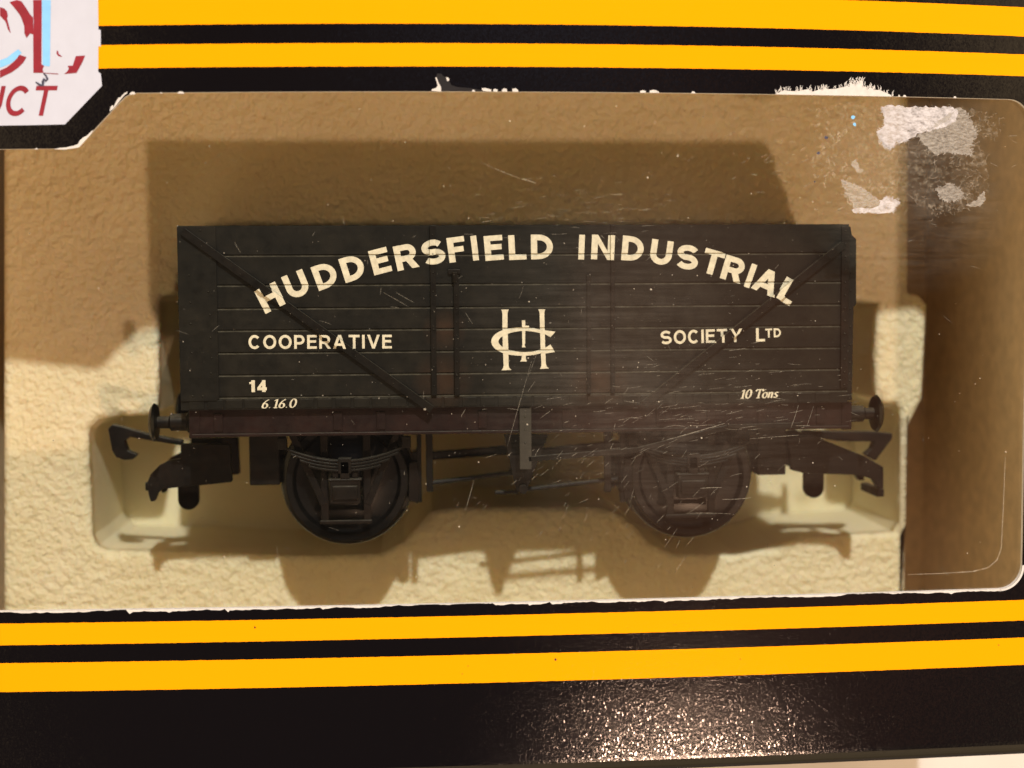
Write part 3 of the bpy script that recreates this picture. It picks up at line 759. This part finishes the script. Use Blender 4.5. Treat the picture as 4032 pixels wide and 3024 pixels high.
# ================================================================== GOODS WAGON
YW = 6.5                     # face of the near side
WD = 25.0                    # body width
YC = YW+WD/2
YWH = YC-6.3                  # outer face of the near wheels
X0 = (P(690, 893, YW)[0]+P(718, 1581, YW)[0])/2; X1 = (P(3338, 885, YW)[0]+P(3341, 1585, YW)[0])/2
WR = (P(1612, 1895, YWH)[0]-P(1119, 1895, YWH)[0])/2
ZR = (P(1366, 2142, YWH)[1]+P(2722, 2108, YWH)[1])/2
wo = ((X0+X1)/2, YC, ZR)
wagon = thing('goods_wagon', 'black model open goods wagon lettered in cream held in the foam tray', 'model wagon', wo)
def PW(u, v, d=0.0): return P(u, v, YW+d)
LL = [890, 1003, 1120, 1210, 1296, 1386, 1475, 1562, 1608]
RL = [881, 995, 1109, 1199, 1283, 1367, 1451, 1535, 1588]
ZP = [(PW(1200, a)[1]+PW(3200, b)[1])/2 for a, b in zip(LL, RL)]
ZTOP, ZFL, ZBOT = ZP[0], ZP[7], ZP[8]
GW, GD = .17, .26            # groove half width, depth
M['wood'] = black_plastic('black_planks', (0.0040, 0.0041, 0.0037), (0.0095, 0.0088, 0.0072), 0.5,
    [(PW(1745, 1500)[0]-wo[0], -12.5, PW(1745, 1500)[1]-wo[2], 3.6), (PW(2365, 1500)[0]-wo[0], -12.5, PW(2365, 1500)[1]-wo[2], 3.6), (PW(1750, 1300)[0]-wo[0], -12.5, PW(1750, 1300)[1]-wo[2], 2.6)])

def plank_profile(y, s):     # y,z outline of one face with grooves, from top to bottom
    pr = [(y, ZTOP)]
    for z in ZP[1:8]:
        pr += [(y, z+GW*.35), (y+s*GD, z), (y, z-GW*1.3)]
    pr += [(y, ZBOT)]
    return pr
mb = MB()
TW = 1.3
for (y, s) in ((YW, 1), (YW+WD, -1)):
    pr = plank_profile(y, s)+[(y+s*TW, ZBOT), (y+s*TW, ZTOP)]
    A = [mb.bm.verts.new((X0, a, b)) for a, b in pr]; B = [mb.bm.verts.new((X1, a, b)) for a, b in pr]
    n = len(pr)
    for i in range(n): mb.bm.faces.new((A[i], A[(i+1) % n], B[(i+1) % n], B[i]))
    mb.bm.faces.new(A); mb.bm.faces.new(B[::-1])
for (x, s) in ((X0, 1), (X1, -1)):
    pr = plank_profile(x, s)+[(x+s*TW, ZBOT), (x+s*TW, ZTOP)]
    A = [mb.bm.verts.new((a, YW+TW, b)) for a, b in pr]; B = [mb.bm.verts.new((a, YW+WD-TW, b)) for a, b in pr]
    n = len(pr)
    for i in range(n): mb.bm.faces.new((A[i], A[(i+1) % n], B[(i+1) % n], B[i]))
    mb.bm.faces.new(A); mb.bm.faces.new(B[::-1])
mb.box(X0+TW, X1-TW, YW+TW, YW+WD-TW, ZBOT, ZBOT+1.2)
body = mb.build('body', M['wood'], wagon)
# iron work on the near side
BR = [(PW(722, 912), PW(1700, 1612)), (PW(3318, 962), PW(2535, 1590))]
BRW, BRH = .86, .60
def in_brace(x, z):
    for a, b in BR:
        dx, dz = b[0]-a[0], b[1]-a[1]; L = math.hypot(dx, dz)
        t_ = ((x-a[0])*dx+(z-a[1])*dz)/L/L; d = abs(-(x-a[0])*dz+(z-a[1])*dx)/L
        if -.01 < t_ < 1.01 and d < BRW/2+.055: return True
    return False
STR = [(PW(1706, 1200)[0], .62, ZTOP-.05, ZP[7]-.05, .55), (PW(1797, 1200)[0], .58, PW(1797, 1085)[1], ZP[7]-.1, .55),
       (PW(2317, 1200)[0], .40, PW(2317, 1085)[1], ZP[7]-.1, .46), (PW(2412, 1200)[0], .46, ZTOP-.05, ZP[7]-.05, .46)]
def relief(x, z):            # depth of the surface below (positive) or above (negative) the plank face
    if in_brace(x, z): return -BRH-.02
    for sx, sw, z1, z0, h in STR:
        if abs(x-sx) < sw/2+.04 and z0 < z < z1: return -h-.02
    for g_ in ZP[1:8]:
        if g_ <= z < g_+GW*.35: return GD*(1-(z-g_)/(GW*.35))
        if g_-GW*1.3 < z < g_: return GD*(1-(g_-z)/(GW*1.3))
    return 0.0
def conform(mb, k=.035):
    for g_ in ZP[1:8]:
        for o_ in (GW*.35, 0, -GW*1.3): cut(mb.bm, (0, 0, g_+o_), (0, 0, 1))
    for a, b in BR:
        d = Vector((b[0]-a[0], 0, b[1]-a[1])).normalized(); n = Vector((-d.z, 0, d.x))
        for s in (-1, 1):
            for e in (BRW/2+.03, BRW/2+.08): cut(mb.bm, Vector((a[0], 0, a[1]))+n*s*e, n)
    for sx, sw, z1, z0, h in STR:
        for s in (-1, 1):
            for e in (sw/2+.02, sw/2+.06): cut(mb.bm, (sx+s*e, 0, 0), (1, 0, 0))
    for v in mb.bm.verts: v.co.y += YW+relief(v.co.x, v.co.z)-k
for a, b in BR:
    mb = MB(); mb.bar(a, b, BRW, YW-BRH, YW+.1)
    d = Vector((b[0]-a[0], b[1]-a[1])).normalized(); n = Vector((-d.y, d.x)); n = n if n.y > 0 else -n
    o_ = n*(BRW/2-.13)
    for k in range(1, 13):
        if k % 2: mb.rivet(a[0]+(b[0]-a[0])*k/13-n.x*.15, YW-BRH, a[1]+(b[1]-a[1])*k/13-n.y*.15, .10)
    mb.build('diagonal_brace', M['iron'], body, bevel=.13)
for sx, sw, z1, z0, h in STR:
    mb = MB(); mb.box(sx-sw/2, sx+sw/2, YW-h, YW+.1, z0, z1)
    for k in range(9): mb.rivet(sx, YW-h, z1+(z0-z1)*(k+.5)/9, .12)
    mb.build('side_strap', M['iron'], body, bevel=.06)
cl, cr_ = X0+.02, PW(856, 1200)[0]
mb = MB()
pts = [(cl, ZTOP-.1), (cr_-.15, ZTOP-.1), (cr_, ZTOP-.3), (cr_, ZP[7]-.1), (cr_-.25, ZP[7]-.4), (cl, ZP[7]-.42)]
mb.prism(pts, YW-.22, YW+.1)
for (u, v) in ((745, 930), (790, 908), (745, 1085), (752, 1192), (828, 1240), (752, 1275), (830, 1330), (757, 1390), (835, 1410), (752, 1455), (832, 1470), (800, 1560), (760, 1560), (822, 1150)):
    x, z = PW(u, v); mb.rivet(x, YW-.22, z, .13)
mb.build('corner_plate', M['wood'], body, bevel=.08)
xr = PW(3318, 1200)[0]
mb = MB(); mb.box(xr-.25, X1-.02, YW-.28, YW+.1, ZP[7]+.3, ZTOP-.25)
for k in range(13): mb.rivet(xr+.2, YW-.28, ZTOP-.8+(ZP[7]-ZTOP+1.4)*k/12, .15)
mb.build('corner_plate', M['frame'], body, bevel=.08)
for yy in (YW+.25, YW+8, YW+15.5, YW+WD-1.9):       # end stanchions, right and left ends
    mb = MB(); mb.prism([(X1-.05, ZTOP-.15), (X1+.30, ZTOP-.3), (X1+.42, ZTOP-1.2), (X1+.95, ZTOP-1.7), (X1+1.02, ZP[3]), (X1+.72, ZP[3]-.4), (X1+.62, ZBOT+.2), (X1-.05, ZBOT+.2)], yy, yy+1.5)
    for k in range(10): mb.rivet(X1+.35, yy, ZTOP-1.4+(ZBOT-ZTOP+1.8)*k/9, .13)
    mb.build('end_stanchion', M['wood'], body, bevel=.1)
    if yy > YW+1:
        mb = MB(); mb.box(X0-.5, X0+.05, yy, yy+1.5, ZBOT+.2, ZTOP-.4); mb.build('end_stanchion', M['wood'], body, bevel=.1)
# door hinge knuckles and floor plank joints
mb = MB()
x, z = PW(1790, 1075); mb.box(x-.75, x+.65, YW-.38, YW+.05, z-.1, z+.42); mb.lathe((x+.05, YW-.25, z-1.1), (0, 0, 1), [(0, .38), (1.2, .38)], 12)
x, z = PW(2318, 1088); mb.lathe((x, YW-.2, z-.5), (0, 0, 1), [(0, .3), (.6, .3)], 12)
mb.build('door_catch', M['frame'], body, bevel=.05)
mb = MB()
for i in range(36):
    x = X0+.9+i*2.03
    mb.box(x, x+1.72+.12*math.sin(i*7), YW-.10, YW+.05, ZBOT+.12, ZP[7]-.30)
mb.build('floor_plank_end', M['wood'], body, bevel=.05)

# cream lettering, laid over planks, straps and braces
H1 = 2.78
arched = [('H',1064,1172,26),('U',1167,1121,22),('D',1281,1085,19.5),('D',1389,1055,17),('E',1497,1028,14.5),('R',1598,1011,11.5),('S',1706,993,9),('F',1798,982,7.5),('I',1869,977,6.5),
          ('E',1944,976,4.5),('L',2037,974,2.5),('D',2134,972,0.5),('I',2290,973,-2.5),('N',2373,974,-3),('D',2492,979,-5),('U',2604,994,-8),('S',2707,1013,-10.5),
          ('T',2806,1033,-16),('R',2887,1060,-16.5),('I',2955,1086,-20),('A',3019,1109,-24),('L',3103,1147,-30)]
mb = MB()
for ch, u, v, a_ in arched: put_letter(mb, ch, PW(u, v), R(a_), H1, .238, 1.07 if ch not in 'I' else 1.0)
conform(mb); mb.build('lettering', M['cream'], body, normals=False)
def line_text(txt, u0, v0, u1, v1, h, s, gap=.18):
    mb = MB(); put_text(mb, txt, PW(u0, v0), PW(u1, v1), h, s, 0, gap); conform(mb); mb.build('lettering', M['cream'], body, normals=False)
line_text('COOPERATIVE', 979, 1374, 1543, 1372, 1.54, .19)
line_text('SOCIETY', 2601, 1356, 2918, 1346, 1.54, .19, .16)
line_text('L', 2977, 1345, 3012, 1344, 1.54, .20)
line_text('TD', 3014, 1330, 3075, 1327, 1.03, .20)
line_text('14', 983, 1544, 1051, 1543, 1.32, .27)
# italic numerals and words written with a broad nib
nlay = [0]
def nib(mb, pts, thick, thin, ang=35):
    nx, nz = math.cos(R(ang))*thick/2, math.sin(R(ang))*thick/2
    for a, b in zip(pts, pts[1:]):
        nlay[0] = (nlay[0]+1) % 9; yo = -.002*nlay[0]
        q = [(a[0]-nx, a[1]-nz), (a[0]+nx, a[1]+nz), (b[0]+nx, b[1]+nz), (b[0]-nx, b[1]-nz)]
        vs_ = [mb.bm.verts.new((x, yo, z)) for x, z in q]; mb.bm.faces.new(vs_)
        L = math.hypot(b[0]-a[0], b[1]-a[1]) or 1; ex, ez = -(b[1]-a[1])/L*thin/2, (b[0]-a[0])/L*thin/2
        vs_ = [mb.bm.verts.new((x, yo-.001, z)) for x, z in ((a[0]+ex, a[1]+ez), (a[0]-ex, a[1]-ez), (b[0]-ex, b[1]-ez), (b[0]+ex, b[1]+ez))]; mb.bm.faces.new(vs_)
def oval(cx, cz, rx, rz, a0=0, a1=360, n=16): return [(cx+rx*math.cos(R(a0+(a1-a0)*i/n)), cz+rz*math.sin(R(a0+(a1-a0)*i/n))) for i in range(n+1)]
G = {'6': [[(.50, .95), (.30, .80), (.14, .52), (.10, .28)]+oval(.30, .26, .20, .26, 180, 540)], '0': [oval(.31, .5, .23, .5)], '1': [[(.12, .82), (.32, .98), (.32, .0)], [(.16, .02), (.48, .02)]],
     '.': [[(.08, .04), (.14, .06)]], 'T': [[(.04, .78), (.06, .97), (.68, .97), (.68, .78)], [(.36, .97), (.36, .0)], [(.2, .02), (.52, .02)]],
     'o': [oval(.26, .32, .20, .32)], 'n': [[(.02, .58), (.12, .62), (.12, .0)], [(.12, .45), (.28, .64), (.40, .55), (.40, .0), (.48, .04)]],
     's': [[(.40, .56), (.24, .64), (.10, .52), (.18, .38), (.34, .26), (.34, .08), (.20, .0), (.04, .10)]], ' ': []}
ADV = {'6': .62, '0': .66, '1': .52, '.': .30, 'T': .70, 'o': .54, 'n': .56, 's': .46, ' ': .30}
def nib_text(txt, u0, v0, u1, v1, h):
    a, b = PW(u0, v0), PW(u1, v1); L = math.hypot(b[0]-a[0], b[1]-a[1]); ux, uz = (b[0]-a[0])/L, (b[1]-a[1])/L
    tot = sum(ADV[c] for c in txt); kx = L/tot; pen = 0; mb = MB()
    for c in txt:
        for st in G[c]:
            pts = [((pen+x)*kx+.28*z*h-.1, z*h) for x, z in st]
            nib(mb, [(a[0]+ux*x-uz*z, a[1]+uz*x+ux*z) for x, z in pts], .22, .09, 10)
        pen += ADV[c]
    for v in mb.bm.verts: v.co.y += YW-.12
    mb.build('lettering', M['cream'], body, normals=False)
nib_text('6.16.0', 1031, 1607, 1170, 1604, .98)
nib_text('10 Tons', 2912, 1569, 3064, 1565, 1.0)
# interlaced monogram on the door
def c3b(x, y): return PW(1600+x/1.8433, 800+y/1.8433)
mb = MB()
lay = [0]
def flat(pg):
    lay[0] += 1
    vs_ = [mb.bm.verts.new((x, -.004*lay[0], z)) for x, z in pg]
    from mathutils.geometry import tessellate_polygon
    for t_ in tessellate_polygon([[Vector((x, z, 0)) for x, z in pg]]):
        try: mb.bm.faces.new([vs_[i] for i in t_])
        except ValueError: pass
for pg in ([(688,772),(742,772),(738,786),(734,800),(734,905),(740,1050),(742,1180),(748,1196),(762,1210),(690,1213),(702,1196),(706,1180),(700,1050),(697,905),(697,800),(694,786)],
           [(958,770),(1008,770),(1003,786),(1001,800),(1004,905),(1008,1050),(1012,1160),(1018,1184),(1034,1199),(970,1203),(978,1184),(980,1160),(974,1050),(970,905),(967,800),(964,786)],
           [(838,850),(863,850),(863,888),(890,890),(893,921),(863,922),(862,1020),(858,1030),(866,1046),(838,1046),(842,1030)],
           [(838,1105),(866,1105),(867,1132),(876,1149),(826,1149),(836,1132)]):
    flat([c3b(*q) for q in pg])
ring = []
for i in range(41):
    a_ = R(42+(318-42)*i/40); th = 13+13*max(0, -math.cos(a_))**1.5
    ring.append((850+208*math.cos(a_), 1004-90*math.sin(a_), th))
vo_ = []
for i, (x, y, th) in enumerate(ring):
    a_ = R(42+(318-42)*i/40); nx, ny = math.cos(a_), -math.sin(a_)
    vo_.append([mb.bm.verts.new((q[0], -.03, q[1])) for q in (c3b(x+nx*th, y+ny*th), c3b(x-nx*th, y-ny*th))])
for a, b in zip(vo_, vo_[1:]): mb.bm.faces.new((a[0], a[1], b[1], b[0]))
flat([c3b(*q) for q in ((985,920),(1082,932),(1046,972),(1005,950))]); flat([c3b(*q) for q in ((985,1062),(1046,1026),(1078,1080),(1000,1092))])
conform(mb); mb.build('monogram', M['cream'], body, normals=False)

# solebars and headstocks
ZS0 = (PW(1200, 1715, 1)[1]+PW(3200, 1690, 1)[1])/2
sxa, sxb = PW(755, 1660, 1)[0], PW(3343, 1640, 1)[0]
for s in (0, 1):
    y0 = YW+1.0 if s == 0 else YW+WD-2.6
    mb = MB(); mb.box(sxa, sxb, y0, y0+1.6, ZS0, ZBOT)
    yy = y0-.18 if s == 0 else y0+1.4
    for u in (860, 1330, 1500, 1900, 2230, 2600, 2800, 3000, 3230):
        x = PW(u, 1650, 1)[0]; mb.box(x-.5, x+.5, yy, yy+.4, ZS0+.6, ZBOT-.5)
    mb.box(sxa, sxb, y0-.2 if s == 0 else y0+1.4, y0+.3 if s == 0 else y0+1.8, ZS0, ZS0+.35)
    mb.build('solebar', M['solebar'], wagon, bevel=.07)
for x in (sxa-.3, sxb-.9):
    mb = MB(); mb.box(x, x+1.2, YW+.9, YW+WD-.9, ZS0-.1, ZBOT-.02); mb.build('headstock', M['solebar'], wagon, bevel=.08)
# chassis floor seen from below
mb = MB(); mb.box(sxa+1, sxb-1, YW+3, YW+WD-3, ZBOT-1.0, ZBOT-.05); mb.box(sxa+1, sxb-1, YC-3, YC+3, ZS0+.2, ZBOT-1); mb.build('floor_frame', M['frame'], wagon)

# buffers
YB = YW+3.6
zb_l = P(609, 1669, YB)[1]; zb_r = P(3450, 1622, YB)[1]; zbuf = (zb_l+zb_r)/2
for s, xf, xh in ((-1, sxa-.3, P(606, 1669, YB)[0]), (1, sxb+.3, P(3452, 1620, YB)[0])):
    for yb in (YB, YW+WD-3.6):
        mb = MB(); L = abs(xh-xf)
        mb.lathe((xf, yb, zbuf), (s, 0, 0), [(-.3, 1.25), (.5, 1.2), (.6, 1.0), (L*.55, .98), (L*.6, .72), (L, .68)], 20)
        bf = mb.build('buffer', M['frame'], wagon, smooth='auto')
        mb = MB(); mb.lathe((xh, yb, zbuf), (s, 0, 0), [(-.45, .75), (-.35, 2.0), (-.05, 2.2), (.3, 1.75), (.5, .9), (.55, .1)], 32)
        mb.build('buffer_head', M['wheel'], bf, smooth='auto')

# wheels on axles
for (u, v) in ((1366, 1893), (2722, 1858)):
    xc = P(u, v, YWH)[0]; zc = ZR+WR
    mb = MB(); mb.lathe((xc, YC-8.3, zc), (0, 1, 0), [(0, .5), (.6, .9), (2, 1.0), (14.6, 1.0), (16.0, .9), (16.6, .5)], 16)
    ax = mb.build('axle', M['frame'], wagon, smooth='auto')
    for s in (-1, 1):
        mb = MB()
        mb.lathe((xc, YC+s*4.45, zc), (0, s, 0), [(-1.0, 1.2), (-.9, 5.6), (-.8, 5.9), (-.8, WR+.45), (-.55, WR+.6), (-.2, WR+.45), (-.05, WR), (1.75, WR-.12), (1.85, WR-.25), (1.85, WR-.95), (1.7, WR-1.1), (1.2, WR-1.35), (1.1, 2.4), (1.3, 2.0), (1.9, 1.9), (2.0, .6)], 64)
        mb.build('wheel', M['wheel'], ax, smooth='auto')
# axle guards with boxes and springs
for wi, (u, v, sp_) in enumerate(((1346, 1893, ((1072, 1770), (1598, 1763), 1836)), (2782-12, 1858, ((2500, 1764), (2925, 1762), 1808)))):
    xc0 = P(1360 if wi == 0 else 2722, 1880, YW+4)[0]
    for s in (0, 1):
        def Y(a, b): return (YW+a, YW+b) if s == 0 else (YW+WD-b, YW+WD-a)
        xc = xc0; mb = MB()
        z0, z1 = ZR+2.6, ZS0+.2
        for sx in (-2.85, 2.05): mb.box(xc+sx, xc+sx+.85, *Y(4.3, 4.8), z0, z1)
        for sg in (-1, 1): mb.bar((xc+sg*6.2, z1), (xc+sg*2.5, z0+2.2), .8, *Y(4.25, 4.7))
        mb.box(xc-3.0, xc+3.0, *Y(4.1, 4.5), z0, z0+.42)
        gd = mb.build('axle_guard', M['frame'], wagon, bevel=.07)
        mb = MB(); zc = ZR+WR
        mb.box(xc-1.75, xc+1.75, *Y(2.9, 4.6), zc-2.2, zc+.6)
        mb.box(xc-1.45, xc+1.45, *Y(2.6, 3.1), zc-1.7, zc-.05)
        mb.box(xc-1.95, xc+1.95, *Y(2.8, 4.4), zc+.45, zc+.75)
        for sg in (-1, 1): mb.box(xc+sg*1.1-.35, xc+sg*1.1+.35, *Y(3.2, 4.4), zc+.75, zc+1.5)
        mb.box(xc-.55, xc+.55, *Y(2.7, 4.3), zc+.75, zc+2.8)
        mb.build('axle_box', M['frame'], gd, bevel=.12)
        mb = MB()
        zc2 = ZS0-1.35; hw = 7.1; sag = 1.75
        for k in range(4):
            n = 20; w_ = hw*(1-.14*k); top = []; bot = []
            for i in range(n+1):
                t_ = -1+2*i/n; x = xc+w_*t_; z = zc2-sag*(1-(t_*w_/hw)**2)-.36*k
                top.append((x, z)); bot.append((x, z-.26))
            mb.prism(top+bot[::-1], *Y(2.9, 4.0))
        for sg in (-1, 1): mb.box(xc+sg*hw-.5, xc+sg*hw+.5, *Y(2.8, 4.1), zc2-.4, zc2+.9)
        mb.box(xc-.75, xc+.75, *Y(2.7, 4.1), zc2-sag-1.5, zc2-sag+.25)
        mb.build('leaf_spring', M['frame'], gd, bevel=.05)
# blocks that carry the couplings and fill the ends of the chassis
for (ua, va, ub, vb) in ((984, 1737, 1105, 1905), (2975, 1700, 3085, 1865)):
    a, b = P(ua, va, YC-4), P(ub, vb, YC-4)
    mb = MB(); mb.box(a[0], b[0], YC-5, YC+5, b[1], ZBOT-.5); mb.build('coupling_mount', M['frame'], wagon, bevel=.15)
# couplings
def pq(pts): return [P(u, v, YC) for u, v in pts]
def crop5(x, y): return (300+x/1.4747, 1500+y/1.4747)
def crop7(x, y): return (2400+x/1.7015, 1500+y/1.7015)
CP = {'l': dict(body=[crop5(*q) for q in ((452,560),(470,515),(520,465),(570,438),(640,428),(640,345),(920,345),(930,560),(720,582),(580,595),(540,600),(510,625),(494,668),(470,672),(458,630))],
               hook=[crop5(*q) for q in ((192,275),(215,250),(270,262),(330,280),(420,305),(620,345),(620,372),(420,340),(318,322),(285,345),(305,400),(360,425),(335,452),(285,456),(240,440),(215,400))],
               pin=(crop5(592, 575), crop5(716, 745))),
      'r': dict(body=[crop7(*q) for q in ((1130,370),(1290,340),(1440,400),(1640,480),(1760,550),(1760,690),(1725,690),(1690,630),(1600,602),(1440,596),(1240,590),(1160,570))],
               hook=[crop7(*q) for q in ((1290,330),(1500,335),(1780,338),(1885,350),(1880,385),(1770,532),(1700,490),(1745,450),(1765,402),(1520,400),(1290,365))],
               pin=(crop7(1300, 580), crop7(1428, 780)))}
for k, d in CP.items():
    mb = MB(); mb.prism(pq(d['body']), YC-4.2, YC-3.0); mb.prism(pq(d['body']), YC+3.0, YC+4.2)
    tipx = pq(d['body'])[0 if k == 'l' else 5]
    mb.box(tipx[0]-.5, tipx[0]+.5, YC-3, YC+3, tipx[1]-1.2, tipx[1]-.2)
    c = mb.build('coupling', M['frame'], wagon, bevel=.12)
    mb = MB(); mb.prism(pq(d['hook']), YC-.7, YC+.7); mb.build('coupling_hook', M['frame'], c, bevel=.1)
    a, b = pq(d['pin']); xm = (a[0]+b[0])/2; r_ = abs(b[0]-a[0])/2
    mb = MB(); mb.prism([(xm-r_, a[1]), (xm+r_, a[1])]+arc(xm, b[1]+r_, r_, 0, -180, 10), YC-.5, YC+.5); mb.build('coupling_pin', M['frame'], c, bevel=.08)
# brake gear
mb = MB()
d5 = 3.2
vt = [P(1985, 1712, YW+d5), P(2045, 1712, YW+d5), P(2075, 1930, YW+d5), P(2040, 1940, YW+d5), P(2020, 1880, YW+d5)]
mb.prism(vt, YW+d5, YW+d5+.6)
mb.prism([P(2045, 1712, YW+d5), P(2160, 1712, YW+d5), P(2075, 1930, YW+d5), P(2050, 1900, YW+d5)], YW+d5+.1, YW+d5+.5)
x, z = P(2060, 1925, YW+d5); mb.lathe((x, YW+d5-.4, z), (0, 1, 0), [(0, .55), (1.4, .55)], 14); mb.lathe((x, YW+d5, z), (0, 1, 0), [(0, .35), (WD-2*d5, .35)], 12)
mb.build('v_hanger', M['frame'], wagon, bevel=.06)
mb = MB(); a, b = PW(2045, 1606, .6), PW(2096, 1846, .6)
mb.box(a[0], b[0]-.1, YW+.35, YW+.75, b[1], a[1])
for k in range(3): mb.rivet((a[0]+b[0])/2-.1, YW+.35, a[1]-1-k*1.5, .13)
mb.build('door_stop', M['strap_green'], wagon, bevel=.06)
mb = MB()
for q0, q1, r_ in (((1690, 1903), (2040, 1858), .30), ((2062, 1928), (2440, 1884), .26), ((1950, 1940), (2040, 1936), .26)):
    a, b = P(*q0, YW+8), P(*q1, YW+8)
    mb.tube([(a[0], YW+8, a[1]), (b[0], YW+8, b[1])], r_, 10)
mb.build('brake_rod', M['frame'], wagon, smooth='auto')
mb = MB()
a, b = P(2075, 1800, YW+2.4), P(2500, 1765, YW+2.4); c = P(2850, 1676, YW+2.4); d = P(3140, 1668, YW+2.4)
for p_, q_ in ((a, b), (b, c), (c, d)): mb.bar(p_, q_, .62, YW+.35, YW+.75)
mb.build('brake_lever', M['frame'], wagon, bevel=.05)
mb = MB(); a, b = P(1690, 1795, YC), P(2010, 1770, YC); mb.bar(a, b, 1.0, YC-.6, YC+.6); a, b = P(2080, 1790, YC), P(2520, 1745, YC); mb.bar(a, b, 1.2, YC-.6, YC+.6)
mb.build('cross_shaft', M['frame'], wagon, bevel=.1)
for (u0, u1, sg) in ((1640, 1668, -1), (2445, 2480, 1)):
    for yy in (YWH+.1, YW+WD-6.2-1.9):
        a, b = P(u0, 1712, YWH), P(u1, 2000, YWH)
        mb = MB(); mb.box(a[0], a[0]+.55, yy+.3, yy+1.2, b[1]+.6, ZBOT-.6)
        xs = a[0] if sg < 0 else a[0]+.55
        zc = ZR+WR
        mb.prism([(xs, zc+2.2), (xs+.9*(-sg)*-1, zc+2.0), (xs+1.0*(-sg)*-1, zc-2.4), (xs-.1*sg, zc-2.8), (xs-.4*sg, zc)], yy, yy+1.8)
        mb.build('brake_shoe', M['frame'], wagon, bevel=.08)
for u in (1688, 2390):
    a = P(u, 1712, YW+5); mb = MB(); mb.box(a[0]-.35, a[0]+.45, YW+4.6, YW+5.2, P(u, 1935, YW+5)[1], ZBOT-.5); mb.build('brake_hanger', M['frame'], wagon, bevel=.07)

# leave no working properties behind
for o in bpy.data.objects:
    if '_o' in o: del o['_o']
